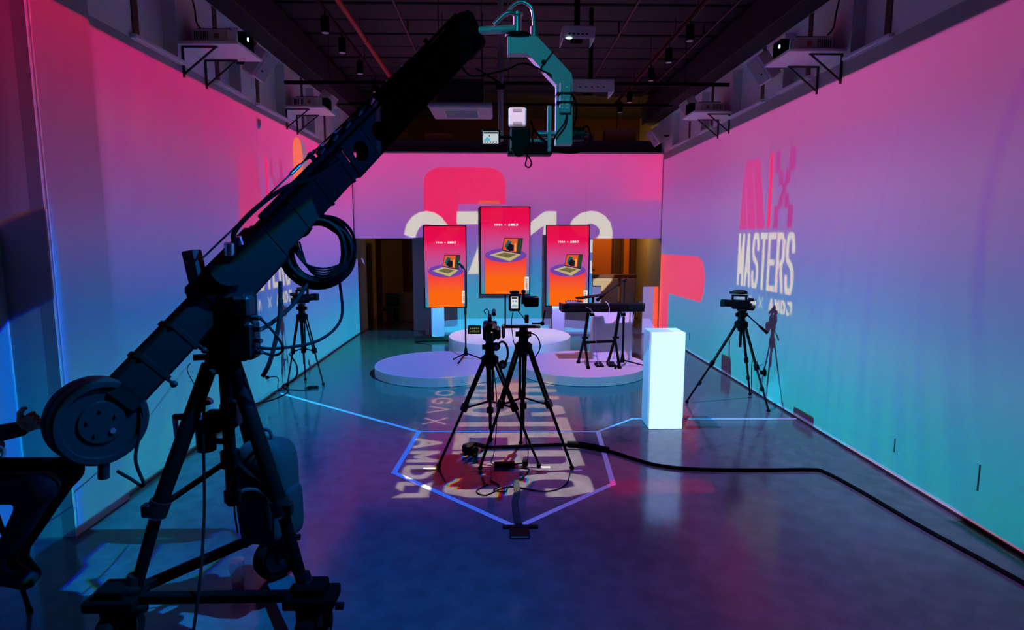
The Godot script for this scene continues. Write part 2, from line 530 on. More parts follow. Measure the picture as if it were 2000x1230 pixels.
# ------------------------------------------------------------------ the room
func side_wall(called: String, x: float, sg: float, z0: float, z1: float, niches: Array, sill: float) -> void:
	# sg: -1 for the left wall, +1 for the right one; the room side is at x
	var w := Node3D.new()
	w.name = called
	add_child(w)
	w.set_meta("kind", "structure")
	var b := MB.new()
	part("lower_plaster", MB.new().box(Vector3(x + sg * 0.2, sill / 2, (z0 + z1) / 2), Vector3(0.4, sill, z0 - z1)), M.dimmed_wall_paint, w)
	var top := 4.75
	var z := z0
	for q in niches:
		if z - q[0] > 0.01: b.box(Vector3(x + sg * 0.2, (sill + top) / 2, (z + q[0]) / 2), Vector3(0.4, top - sill, z - q[0]))
		b.box(Vector3(x + sg * 0.27, (sill + top) / 2, (q[0] + q[1]) / 2), Vector3(0.26, top - sill, q[0] - q[1]))
		z = q[1]
	b.box(Vector3(x + sg * 0.2, (sill + top) / 2, (z + z1) / 2), Vector3(0.4, top - sill, z - z1))
	b.box(Vector3(x + sg * 0.2, (top + 5.4) / 2, (z0 + z1) / 2), Vector3(0.4, 5.4 - top, z0 - z1))
	part("plaster", b, M.lifted_wall_paint, w)
	for q in niches:
		part("sill", MB.new().box(Vector3(x - sg * 0.01, sill + 0.012, (q[0] + q[1]) / 2), Vector3(0.1, 0.04, q[0] - q[1] + 0.1), 0.008), M.lifted_wall_paint, w)
		part("post", MB.new().box(Vector3(x + sg * 0.04, (sill + top) / 2 + 0.02, q[0] - 0.05), Vector3(0.1, top - sill - 0.03, 0.1), 0.006), M.brown_wood, w, "brown wooden post in the wall niche")

func room() -> void:
	var b := MB.new()
	b.box(Vector3(0.2, -0.1, -6.8), Vector3(8.6, 0.2, 20.6))
	struct("floor", b, M.polished_concrete)
	# ceiling: dark corrugated deck
	var c := Node3D.new()
	c.name = "ceiling"
	add_child(c)
	c.set_meta("kind", "structure")
	part("slab", MB.new().box(Vector3(0.2, 5.45, -6.8), Vector3(8.6, 0.2, 20.6)), M.deck_black, c)
	for i in 27:
		part("deck_panel", MB.new().box(Vector3(0.215, 5.32, 2.6 - 0.62 * i - 0.31), Vector3(6.8, 0.06 if i % 2 else 0.075, 0.56), 0.012), M.deck_black, c)
	var soff := MB.new()
	soff.box(Vector3(XL + 0.16, 4.98, -6.6), Vector3(0.3, 0.46, 15.6), 0.01)
	part("soffit", soff, M.deck_black, c)
	part("soffit", MB.new().box(Vector3(XR - 0.16, 4.98, -6.6), Vector3(0.3, 0.46, 15.6), 0.01), M.deck_black, c)
	side_wall("wall_left", XL, -1.0, -4.94, -14.7, [[-5.63, -6.4], [-7.2, -7.9], [-8.36, -9.5], [-10.23, -10.95], [-11.5, -12.7]], 3.92)
	side_wall("wall_right", XR, 1.0, 3.2, -14.7, [[-2.9, -3.6], [-5.79, -6.45], [-7.25, -7.95], [-8.49, -9.65], [-10.48, -11.1], [-11.69, -12.9]], 4.02)
	var pil := MB.new()
	pil.box(Vector3(-3.38, 2.7, -4.615), Vector3(0.5, 5.4, 0.65))
	struct("wall_left_pier", pil, M.dimmed_wall_paint)
	struct("wall_left_near", MB.new().box(Vector3(-3.65, 2.7, -0.545), Vector3(0.4, 5.4, 7.49)), M.dimmed_wall_paint)
	struct("wall_front", MB.new().box(Vector3(0.2, 2.7, 3.3), Vector3(8.6, 5.4, 0.2)), M.dimmed_wall_paint)
	# back wall: header over two openings, a middle piece down to the floor
	var w := Node3D.new()
	w.name = "wall_back"
	add_child(w)
	w.set_meta("kind", "structure")
	var hb := MB.new()
	hb.box(Vector3(0.215, (2.16 + 4.04) / 2, ZB - 0.12), Vector3(XR - XL, 4.04 - 2.16, 0.24))
	hb.box(Vector3((-1.66 + 2.1) / 2, 1.08, ZB - 0.12), Vector3(3.76, 2.16, 0.24))
	part("plaster", hb, M.dimmed_wall_paint, w)
	part("panel_joint", MB.new().box(Vector3(1.93, 3.1, ZB + 0.001), Vector3(0.006, 1.88, 0.004)), M.silver_grey, w)
	# room behind: dim, warm
	struct("wall_back_far", MB.new().box(Vector3(0.2, 2.7, -16.9), Vector3(8.6, 5.4, 0.2)), M.brown_wood)
	struct("wall_back_left", MB.new().box(Vector3(-3.6, 2.7, -15.8), Vector3(0.4, 5.4, 2.2)), M.beige_paint)
	struct("wall_back_right", MB.new().box(Vector3(4.03, 2.7, -15.8), Vector3(0.4, 5.4, 2.2)), M.beige_paint)
	struct("trim_1", MB.new().box(Vector3(XR - 0.006, 0.012, -5.6), Vector3(0.012, 0.024, 17.4)), M.matte_black)
	struct("trim_2", MB.new().box(Vector3(XL + 0.006, 0.03, -9.8), Vector3(0.012, 0.06, 9.7)), M.dimmed_wall_paint)

# ------------------------------------------------------------------ projectors
func shelf(called_label: String, at: Vector3, sg: float) -> void:     # at: middle of the board's back edge on the wall; sg: +1 sticks out to the right
	var t := thing("wall_shelf", called_label, "shelf", at, 0.0, "projector shelves")
	part("board", MB.new().box(Vector3(sg * 0.3, 0, 0), Vector3(0.6, 0.03, 0.62), 0.004), M.white_laminate, t)
	for k in [-0.24, 0.24]:
		var b := MB.new()
		b.bar(Vector3(sg * 0.012, -0.02, k), Vector3(sg * 0.012, -0.32, k), 0.022, 0.014)
		b.bar(Vector3(sg * 0.01, -0.025, k), Vector3(sg * 0.36, -0.025, k), 0.022, 0.014)
		b.bar(Vector3(sg * 0.012, -0.29, k), Vector3(sg * 0.34, -0.03, k), 0.016, 0.016)
		part("bracket", b, M.dark_metal, t)

func shelf_projector(label: String, at: Vector3, sg: float, lit: bool) -> Node3D:    # at: middle of its foot on the shelf
	var t := thing("video_projector", label, "projector", at, 0.0, "wall projectors")
	var body := MB.new()
	body.prism(PackedVector2Array([Vector2(-0.22, -0.19), Vector2(0.14, -0.19), Vector2(0.19, -0.14), Vector2(0.19, 0.14), Vector2(0.14, 0.19), Vector2(-0.22, 0.19)]), 0.13)
	var o := part("body", body, M.white_plastic, t)
	o.transform = Transform3D(Basis(Vector3(sg, 0, 0), Vector3(0, 0, sg), Vector3(0, -1, 0)), Vector3(sg * -0.03, 0.085, 0))
	part("lid", MB.new().box(Vector3(-sg * 0.04, 0.158, 0), Vector3(0.34, 0.014, 0.34), 0.005), M.gear_black, t)
	for s in [-1.0, 1.0]:
		for k in 7: part("vent_slat", MB.new().box(Vector3(-sg * (0.09 + 0.022 * k), 0.085, s * 0.1915), Vector3(0.009, 0.08, 0.006)), M.dark_metal, t)
		part("type_plate", MB.new().box(Vector3(sg * 0.0, 0.085, s * 0.191), Vector3(0.05, 0.05, 0.005), 0.001), M.tan_wood, t, "yellow-brown plate on the projector's side")
		part("foot", MB.new().cyl(Vector3(-sg * 0.15, 0, s * 0.12), Vector3(-sg * 0.15, 0.022, s * 0.12), 0.018), M.rubber, t)
	part("foot", MB.new().cyl(Vector3(sg * 0.1, 0, 0), Vector3(sg * 0.1, 0.022, 0), 0.018), M.rubber, t)
	# black lens hood round the three lamp cells, open to the front
	var h := MB.new()
	var x0 := sg * 0.17
	var x1 := sg * 0.262
	for q in [[0.158, -0.09, 0.09], [0.004, -0.09, 0.09]]: h.box(Vector3((x0 + x1) / 2, q[0], 0), Vector3(absf(x1 - x0), 0.006, 0.18))
	for s in [-1.0, 1.0]: h.box(Vector3((x0 + x1) / 2, 0.081, s * 0.088), Vector3(absf(x1 - x0), 0.154, 0.006))
	part("lens_hood", h, M.matte_black, t)
	if lit:
		part("lens_lamp", MB.new().ball(Vector3(sg * 0.268, 0.085, 0.075), Vector3(0.007, 0.02, 0.011)), M.lens_glow, t, "glowing projector lens")
	return t

func projectors() -> void:
	glow("lens_glow", Color(0.75, 0.93, 1.0), 8.0)
	shelf("white wall shelf holding the glowing projector on the left wall, nearer the camera", Vector3(XL, 4.125, -6.71), 1.0)
	shelf("white wall shelf on the left wall, farther of the two, near the back", Vector3(XL, 4.125, -9.72), 1.0)
	shelf("white wall shelf holding the glowing projector on the right wall, nearer the camera", Vector3(XR, 4.125, -6.82), -1.0)
	shelf("white wall shelf on the right wall, farther of the two, near the back", Vector3(XR, 4.125, -9.95), -1.0)
	var y := 4.14
	shelf("white wall shelf on the right wall close above the photographer", Vector3(XR, 4.125, -3.6), -1.0)
	var pr0 := shelf_projector("white projector on the right wall close above the photographer", Vector3(XR - 0.34, 4.14, -3.6), -1.0, false)
	var pl1 := shelf_projector("white projector with bright lens on left wall's nearer shelf", Vector3(XL + 0.34, y, -6.71), 1.0, true)
	var pl2 := shelf_projector("white projector on the left wall's farther shelf", Vector3(XL + 0.34, y, -9.72), 1.0, false)
	var pr1 := shelf_projector("white projector with bright lens on right wall's nearer shelf", Vector3(XR - 0.34, y, -6.82), -1.0, true)
	var pr2 := shelf_projector("white projector on the right wall's farther shelf", Vector3(XR - 0.34, y, -9.95), -1.0, false)
	var up := Vector3(0, -0.028, 0)
	var lift := Vector3(0, 0.1, 0)
	var paint := func(_u: float, _v: float) -> float: return 0.355
	# --- right wall: u = z, seen from inside the room
	var sr := [[0.0, lin(28, 152, 172)], [0.3, lin(34, 154, 178)], [0.65, lin(52, 150, 186)], [1.1, lin(78, 144, 190)], [1.48, lin(88, 125, 188)], [1.88, lin(108, 112, 181)], [2.2, lin(130, 106, 176)], [2.66, lin(148, 100, 168)], [3.15, lin(153, 82, 150)], [3.45, lin(163, 76, 138)], [3.85, lin(172, 72, 138)]]
	var right := func(u: float, v: float) -> Vector3:
		var k := ramp(sr, v)
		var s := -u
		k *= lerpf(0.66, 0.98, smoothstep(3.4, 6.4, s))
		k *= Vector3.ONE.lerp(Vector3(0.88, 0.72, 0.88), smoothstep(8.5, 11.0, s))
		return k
	var ends := [[-8.3, -1.6], [-13.5, -8.3]]
	var bodies := [pl1, pl2]
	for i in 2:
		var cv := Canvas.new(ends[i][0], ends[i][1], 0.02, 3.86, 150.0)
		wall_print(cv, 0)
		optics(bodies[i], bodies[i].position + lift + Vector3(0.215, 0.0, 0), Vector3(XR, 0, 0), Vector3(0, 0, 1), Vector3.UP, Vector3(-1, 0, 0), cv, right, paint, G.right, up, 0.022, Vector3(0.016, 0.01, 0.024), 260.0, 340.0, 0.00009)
	# --- left wall: u = -z
	var sl := [[0.0, lin(16, 122, 150)], [0.35, lin(16, 122, 152)], [1.07, lin(20, 106, 158)], [1.52, lin(34, 86, 155)], [1.72, lin(58, 80, 154)], [2.0, lin(78, 79, 150)], [2.25, lin(95, 76, 144)], [2.5, lin(112, 70, 134)], [2.84, lin(131, 62, 120)], [3.18, lin(150, 56, 108)], [3.46, lin(160, 42, 98)], [3.85, lin(172, 34, 90)]]
	var sf := [[0.0, lin(14, 142, 184)], [0.5, lin(36, 138, 188)], [0.9, lin(46, 120, 188)], [1.3, lin(66, 100, 184)], [1.84, lin(112, 86, 180)], [2.35, lin(148, 84, 172)], [2.8, lin(166, 75, 156)], [3.3, lin(196, 58, 132)], [3.85, lin(205, 52, 124)]]
	var sp := [[0.0, lin(10, 106, 140)], [1.06, lin(10, 100, 150)], [1.48, lin(28, 80, 140)], [1.86, lin(54, 70, 130)], [2.25, lin(84, 64, 120)], [2.47, lin(90, 54, 105)], [2.97, lin(105, 44, 85)], [3.47, lin(135, 30, 75)], [3.85, lin(156, 20, 70)]]
	var left := func(u: float, v: float) -> Vector3:
		var k := ramp(sl, v).lerp(ramp(sf, v), smoothstep(6.2, 10.5, u))
		if u > 13.5 and v > 1.7: return Vector3.ZERO      # kept off the header
		k = ramp(sp, v).lerp(k, smoothstep(4.9, 5.2, u))
		if u > 4.262 and u < 4.297: k *= 4.0  # film strip brightened, added only to light the end face of the pier
		elif u < 4.35: k = k.lerp(lin(24, 92, 196), 1.0 - smoothstep(1.8, 2.6, v))
		return k
	ends = [[4.29, 8.35], [8.35, 14.5], [1.5, 4.3]]
	bodies = [pr1, pr2, pr0]
	for i in 3:
		var cv := Canvas.new(ends[i][0], ends[i][1], 0.02, 3.84, 150.0 if i < 2 else 80.0)
		wall_print(cv, 1)
		optics(bodies[i], bodies[i].position + lift + Vector3(-0.215, 0.0, 0), Vector3(XL, 0, 0), Vector3(0, 0, -1), Vector3.UP, Vector3(1, 0, 0), cv, left, paint, G.left, up, 0.022, Vector3(0.02, 0.014, 0.03), 260.0 if i < 2 else 60.0, 340.0, 0.00009)
	# --- back wall, from the hanging projector over the stage
	var pc2 := ceiling_projector("long white projector hung from the ceiling, its back towards the camera", Vector3(1.25, 4.18, -8.5), Vector3(0.56, 0.16, 0.42), 5.22)
	var sb := [[0.0, lin(40, 140, 176)], [1.0, lin(48, 132, 178)], [1.6, lin(70, 112, 180)], [2.2, lin(124, 80, 166)], [2.8, lin(148, 80, 150)], [3.4, lin(176, 76, 146)], [4.0, lin(200, 70, 144)]]
	var back := func(u: float, v: float) -> Vector3:
		if v < 2.16 and (u < -1.66 or u > 2.1):
			if u > 3.5 and v < 1.1: return lin(250, 80, 50)
			if u > 2.1 and v < 1.1: return lin(125, 125, 195) * 0.8
			return lin(60, 130, 170) * 0.05
		var k := ramp(sb, v)
		if v > 3.0: k = k.lerp(lin(214, 66, 132), smoothstep(2.2, 3.6, u) * 0.8)
		return k
	var cb := Canvas.new(XL + 0.02, XR - 0.01, 0.05, 4.0, 150.0)
	wall_print(cb, 2)
	optics(pc2, pc2.position + Vector3(0, -0.01, -0.2), Vector3(0, 0, ZB), Vector3.RIGHT, Vector3.UP, Vector3(0, 0, 1), cb, back, paint, G.back, Vector3(0.042, 0, 0), 0.022, Vector3(0.035, 0.02, 0.045), 160.0, 240.0, 0.00009)
	# --- floor, from the small projector that looks down
	var pc1 := ceiling_projector("small white projector hung from the ceiling on a black pole, lens down", Vector3(0.82, 4.26, -6.6), Vector3(0.32, 0.12, 0.32), 5.22)
	part("lens_lamp", MB.new().ball(Vector3(-0.1, -0.06, 0.165), Vector3(0.03, 0.01, 0.01)), M.lens_glow, pc1, "glowing projector lens")
	var L1 := Vector3(0.82, 4.23, -6.6)
	var discs := stage_discs()
	var where := func(u: float, v: float) -> int:
		var far := (-9.95 - L1.z) / (-v - L1.z)
		if far < 1.0 and v > 9.95:      # the wide plinth stands in the way
			var hit := Vector2(L1.x + (u - L1.x) * far, L1.y * (1.0 - far))
			if hit.x > 1.5 and hit.x < 2.3 and hit.y > 0.14 and hit.y < 1.0: return 1
		for k in 3:
			var q: Array = discs[k]
			var f: float = (L1.y - q[2]) / L1.y
			var p := Vector2(L1.x + (u - L1.x) * f, L1.z + (-v - L1.z) * f)
			if p.distance_to(q[0]) < q[1]: return k
			if Vector2(u, -v).distance_to(q[0]) < q[1]: return 3 + k
		return -1
	var fw := func(u: float, v: float) -> float: return 1.2 if v > 12.9 else 0.86 if where.call(u, v) >= 0 else 0.072
	var flo := func(u: float, v: float) -> Vector3:
		var k: int = where.call(u, v)
		if v > 12.9: return lin(62, 150, 226) if u < 0.0 else lin(120, 116, 205)
		if k > 2: return lin(52, 118, 184) if k == 3 else lin(92, 140, 196)
		if k == 0: return lin(10, 102, 206).lerp(lin(120, 130, 220), smoothstep(-1.2, 0.3, u))
		if k == 1: return lin(110, 112, 214).lerp(lin(168, 124, 214), smoothstep(0.3, 1.6, u))
		if k == 2: return lin(120, 150, 226).lerp(lin(186, 190, 240), smoothstep(10.6, 12.0, v))
		var q := lin(3, 38, 98).lerp(lin(40, 28, 62), smoothstep(-0.9, 1.4, u))
		q = q.lerp(lin(8, 88, 126), smoothstep(6.0, 8.4, v) * 0.9)
		q = q.lerp(lin(62, 58, 94), smoothstep(1.9, 2.9, u) * 0.9)
		q = q.lerp(lin(6, 80, 120), (1.0 - smoothstep(-3.0, -1.6, u)) * 0.8)
		return q
	var cf := Canvas.new(-3.1, 3.66, 4.4, 14.2, 110.0)
	wall_print(cf, 3)
	optics(pc1, L1, Vector3.ZERO, Vector3.RIGHT, Vector3(0, 0, -1), Vector3.UP, cf, flo, fw, G.floor, Vector3(0.042, 0, 0), 0.02, Vector3(0.004, 0.004, 0.006), 60.0, 190.0, 0.00008)
	var pc3 := ceiling_projector("white projector hung from the ceiling just above the camera, lens down", Vector3(0.35, 4.15, -3.05), Vector3(0.3, 0.1, 0.3), 5.22)
	var flo2 := func(u: float, v: float) -> Vector3:
		var q := lin(18, 80, 134).lerp(lin(0, 44, 98), smoothstep(-1.9, -1.0, u)).lerp(lin(48, 30, 64), smoothstep(-0.4, 1.5, u))
		return q.lerp(flo.call(u, 4.45), smoothstep(3.2, 4.4, v))
	var cn := Canvas.new(-3.15, 3.5, 0.9, 4.4, 110.0)
	var fw2 := func(_u: float, _v: float) -> float: return 0.072
	optics(pc3, Vector3(0.35, 4.12, -3.05), Vector3.ZERO, Vector3.RIGHT, Vector3(0, 0, -1), Vector3.UP, cn, flo2, fw2, G.floor, Vector3(0.03, 0, 0), 0.012, Vector3(0.004, 0.004, 0.006), 10.0, 200.0, 0.0001)
	# --- from above and behind the photographer: white on the plinth, blue on the floor round it, cyan on the crane's head
	var pc0 := ceiling_projector("white projector hung from the ceiling above the photographer", Vector3(-0.35, 4.45, -1.45), Vector3(0.4, 0.16, 0.4), 5.22)
	var cz := Canvas.new(-0.3, 3.1, -0.05, 3.75, 150.0)
	var mapped := func(u: float, v: float) -> Vector3:
		if u > 1.705 and u < 2.125 and v < 1.16: return Vector3(0.78, 1.2, 2.6)
		if u > 0.32 and u < 0.6 and v > 2.08 and v < 2.37: return Vector3(0.3, 0.24, 0.33)  # pale patch added to the film to light the crane camera battery
		if u < 1.35 and v > 1.5: return Vector3(0.006, 0.42, 0.52) * 0.15
		if v > 0.1 and v < 1.02 and u > 0.75: return Vector3(0.0, 0.45, 0.95) * smoothstep(0.75, 1.3, u) * 1.1
		return Vector3.ZERO
	var cw := func(_u: float, _v: float) -> float: return 0.8
	optics(pc0, pc0.position + Vector3(0, -0.01, -0.19), Vector3(0, 0, -6.7), Vector3.RIGHT, Vector3.UP, Vector3(0, 0, 1), cz, mapped, cw, G.front, Vector3(0.032, 0, 0), 0.022, Vector3.ZERO, 20.0, 220.0)

func ceiling_projector(label: String, at: Vector3, s: Vector3, top: float) -> Node3D:
	var t := thing("ceiling_projector", label, "projector", at)
	# a shell open where the lamp cells look out (towards -z and down)
	var b := MB.new()
	b.box(Vector3(0, s.y / 2, 0), Vector3(s.x, 0.012, s.z), 0.004)
	b.box(Vector3(0, 0, s.z / 2), Vector3(s.x, s.y, 0.012), 0.004)
	for k in [-1.0, 1.0]: b.box(Vector3(k * s.x / 2, 0, 0), Vector3(0.012, s.y, s.z), 0.004)
	part("housing", b, M.white_plastic, t)
	for k in 5: part("socket", MB.new().box(Vector3(-s.x * 0.3 + k * s.x * 0.14, -0.02, s.z / 2 + 0.006), Vector3(0.025, 0.012, 0.006)), M.gear_black, t)
	var pl := MB.new()
	pl.cyl(Vector3(0, s.y / 2, 0), Vector3(0, top - at.y, 0), 0.03)
	part("pole", pl, M.gear_black, t)
	part("mount_plate", MB.new().box(Vector3(0, s.y / 2 + 0.015, 0), Vector3(0.16, 0.02, 0.16), 0.004), M.gear_black, t)
	return t

func stage_discs() -> Array:      # [centre (x, z), radius, top]
	return [[Vector2(-0.97, -9.72), 1.04, 0.15], [Vector2(1.36, -9.72), 1.04, 0.15], [Vector2(0.21, -11.62), 1.18, 0.3]]

var G := {"right": 1.0, "left": 1.0, "back": 1.0, "floor": 1.0, "front": 1.0}

func rgb8(r: int, g: int, b: int) -> Color:
	return Color8(r, g, b)

# lettering and marks in the pictures; which: 0 right wall, 1 left wall, 2 back wall, 3 floor
func wall_print(cv: Canvas, which: int) -> void:
	var cream := rgb8(205, 200, 190)
	if which < 2:
		# reading runs from far to near on the right wall, from near to far on the left wall
		var a := -9.13 if which == 0 else 7.6
		var dim := 1.0 if which == 0 else 0.9
		var mag := rgb8(196, 52, 128) if which == 0 else rgb8(186, 44, 104)
		for q in [[[0.0, 0], [0.285, 0], [0.165, 0.7], [0.1, 0.98]], [[0.31, 0], [0.6, 0], [0.43, 0.72], [0.35, 1.0], [0.125, 1.0], [0.185, 0.7]], [[0.625, 0], [0.9, 0], [0.64, 1.0], [0.385, 1.0], [0.455, 0.72]]]:
			var p := []
			for g in q: p.append(Vector2(a + g[0] * 0.98, 2.31 + g[1] * 0.98))
			cv.poly(p, mag)
		cv.blob(Vector2(a + 0.94, 2.31), Vector2(a + 1.04, 3.3), 0.045, rgb8(240, 30, 100) if which == 0 else rgb8(225, 30, 92))
		var xc := rgb8(172, 50, 132) if which == 0 else rgb8(176, 44, 110)
		for q in [[1.11, 3.01, 1.24, 3.3], [1.23, 2.86, 1.35, 3.05], [1.5, 3.01, 1.64, 3.3], [1.4, 2.86, 1.53, 3.05], [1.32, 2.72, 1.44, 2.9], [1.24, 2.56, 1.36, 2.74], [1.4, 2.56, 1.53, 2.74], [1.13, 2.31, 1.26, 2.6], [1.52, 2.31, 1.65, 2.6]]:
			cv.poly([Vector2(a + q[0], q[1]), Vector2(a + q[2], q[1]), Vector2(a + q[2], q[3]), Vector2(a + q[0], q[3])], xc)
		var white := Color(cream.r * dim, cream.g * dim, cream.b * dim)
		cv.word("MASTERS", Vector2(a, 1.47), Vector2(1, 0), Vector2(0, 1), 1.76, 0.78, 0.075, 0.085, 0.022, white)
		cv.word("YOGΛ", Vector2(a + 0.02, 1.21), Vector2(1, 0), Vector2(0, 1), 0.55, 0.16, 0.025, 0.025, 0.035, white)
		cv.word("X", Vector2(a + 0.8, 1.21), Vector2(1, 0), Vector2(0, 1), 0.14, 0.16, 0.025, 0.025, 0.03, white)
		cv.word("AMD^", Vector2(a + 1.13, 1.21), Vector2(1, 0), Vector2(0, 1), 0.64, 0.18, 0.045, 0.04, 0.03, white)
		if which == 0:
			var red := rgb8(222, 62, 98)
			cv.poly([Vector2(-13.5, 1.82), Vector2(-10.95, 1.84), Vector2(-10.68, 1.74), Vector2(-10.56, 1.5), Vector2(-10.6, 1.2), Vector2(-10.75, 1.03), Vector2(-12.8, 1.0), Vector2(-12.8, 0.1), Vector2(-13.5, 0.1)], red)
			cv.poly([Vector2(-13.5, 1.82), Vector2(-13.35, 1.82), Vector2(-13.35, 0.1), Vector2(-13.5, 0.1)], rgb8(250, 84, 70))
			cv.poly([Vector2(-6.0, 0.02), Vector2(-1.6, 0.02), Vector2(-1.6, 0.035), Vector2(-6.0, 0.035)], rgb8(190, 40, 90))
		else:
			cv.blob(Vector2(9.72, 2.6), Vector2(10.2, 3.77), 0.24, rgb8(240, 104, 66))
			cv.poly([Vector2(10.1, 2.6), Vector2(10.42, 2.6), Vector2(10.48, 3.45), Vector2(10.3, 3.74), Vector2(10.12, 3.77), Vector2(10.2, 3.5)], rgb8(122, 92, 122))
	elif which == 2:
		var red := rgb8(224, 36, 92)
		cv.blob(Vector2(-1.65, 2.2), Vector2(0.15, 3.7), 0.36, red)
		cv.poly([Vector2(-1.65, 2.3), Vector2(-0.89, 2.3), Vector2(-0.89, 0.2), Vector2(-1.65, 0.2)], red)
		for k in 30:      # the sheet below the mark is the picture's own violet again
			var v := 2.16 + k * 0.025
			var s := lin(128, 84, 172).lerp(lin(158, 84, 162), k / 30.0)
			var col := Color(s.x, s.y, s.z).linear_to_srgb()
			cv.poly([Vector2(-0.89, v), Vector2(0.18, v), Vector2(0.18, v + 0.026), Vector2(-0.89, v + 0.026)], col)
		cv.blob(Vector2(-0.45, 2.91), Vector2(0.02, 2.99), 0.03, rgb8(222, 84, 66))
		for k in 22:
			var v := 0.05 + k * 0.1
			var s := lin(60, 150, 178).lerp(lin(58, 138, 178), clampf(v, 0, 1)) if v < 1.0 else lin(58, 138, 178).lerp(lin(130, 84, 172), (v - 1.0) / 1.2)
			var col := Color(s.x, s.y, s.z).linear_to_srgb()
			cv.poly([Vector2(-1.65, v), Vector2(0.18, v), Vector2(0.18, v + 0.101), Vector2(-1.65, v + 0.101)], col)
		var sand := rgb8(206, 198, 190)
		cv.word("2", Vector2(-2.1, 1.37), Vector2(1, 0), Vector2(0, 1), 1.02, 1.39, 0.27, 0.28, 0.0, sand)
		cv.word("7", Vector2(-0.93, 1.37), Vector2(1, 0), Vector2(0, 1), 0.98, 1.38, 0.28, 0.28, 0.0, sand)
		cv.word("1", Vector2(0.7, 1.37), Vector2(1, 0), Vector2(0, 1), 0.58, 1.39, 0.28, 0.28, 0.0, sand)
		cv.word("9", Vector2(1.54, 1.37), Vector2(1, 0), Vector2(0, 1), 1.0, 1.4, 0.28, 0.28, 0.0, sand)
	else:
		var grey := rgb8(146, 134, 140)
		var ax := Vector2(0, -1)      # the line runs towards the camera
		var ay := Vector2(1, 0)       # letters stand towards the right
		cv.word("MASTERS", Vector2(-0.49, 8.95), ax, ay, 4.05, 1.32, 0.17, 0.16, 0.04, grey)
		cv.word("YOGΛ", Vector2(-0.92, 8.95), ax, ay, 1.55, 0.3, 0.05, 0.05, 0.09, grey)
		cv.word("X", Vector2(-0.92, 7.2), ax, ay, 0.28, 0.3, 0.05, 0.05, 0.0, grey)
		cv.word("AMD^", Vector2(-0.92, 6.45), ax, ay, 1.54, 0.31, 0.09, 0.075, 0.07, grey)
		cv.blob(Vector2(0.98, 4.95), Vector2(1.9, 5.25), 0.1, rgb8(84, 20, 58))

func W(at: Vector3) -> MB:          # a builder that takes world places for a thing that stands at `at`
	var b := MB.new()
	b.x = Transform3D(Basis.IDENTITY, -at)
	return b

func curve(p: Array, steps := 6) -> Array:      # smooth line through points
	var out := []
	for i in p.size() - 1:
		var a: Vector3 = p[maxi(i - 1, 0)]
		var b: Vector3 = p[i]
		var c: Vector3 = p[i + 1]
		var d: Vector3 = p[mini(i + 2, p.size() - 1)]
		for k in steps: out.append(b.cubic_interpolate(c, a, d, float(k) / steps))
	out.append(p[-1])
	return out

func screen_mat(called: String, im: Image, k: float) -> StandardMaterial3D:
	var m := mat(called, Color(0.01, 0.01, 0.01), 0.25)
	m.emission_enabled = true
	m.emission = Color.BLACK
	m.emission_texture = ImageTexture.create_from_image(im)
	m.emission_energy_multiplier = k
	m.texture_repeat = false
	m.metallic_specular = 0.15
	return m

# ------------------------------------------------------------------ stage
func stage() -> void:
	var q := stage_discs()
	var lab := ["low round white platform on the left, carrying the microphone stand", "low round white platform on the right, carrying the keyboard", "taller round white platform at the back, in front of the three displays"]
	for i in 3:
		var r: float = q[i][1]
		var h: float = q[i][2]
		single("stage_platform", MB.new().lathe([Vector2(0, 0), Vector2(r - 0.01, 0), Vector2(r, 0.008), Vector2(r, h - 0.008), Vector2(r - 0.008, h), Vector2(0, h)], 96), M.plinth_white, lab[i], "platform", Vector3(q[i][0].x, 0.001, q[i][0].y), 0.0, "round stage platforms")
	var t := thing("plinth", "tall white square plinth standing alone on the floor, brightly lit", "plinth", Vector3(1.915, 0, -6.87))
	part("column", MB.new().box(Vector3(0, 0.565, 0), Vector3(0.39, 1.12, 0.36), 0.003), M.plinth_white, t)
	part("base_gap", MB.new().box(Vector3(0, 0.004, 0), Vector3(0.36, 0.008, 0.33)), M.matte_black, t)
	single("plinth", MB.new().box(Vector3(0, 0.4, 0), Vector3(0.66, 0.8, 0.3), 0.003), M.plinth_white, "wide white plinth behind the keyboard on the right platform", "plinth", Vector3(1.9, 0.151, -10.1))

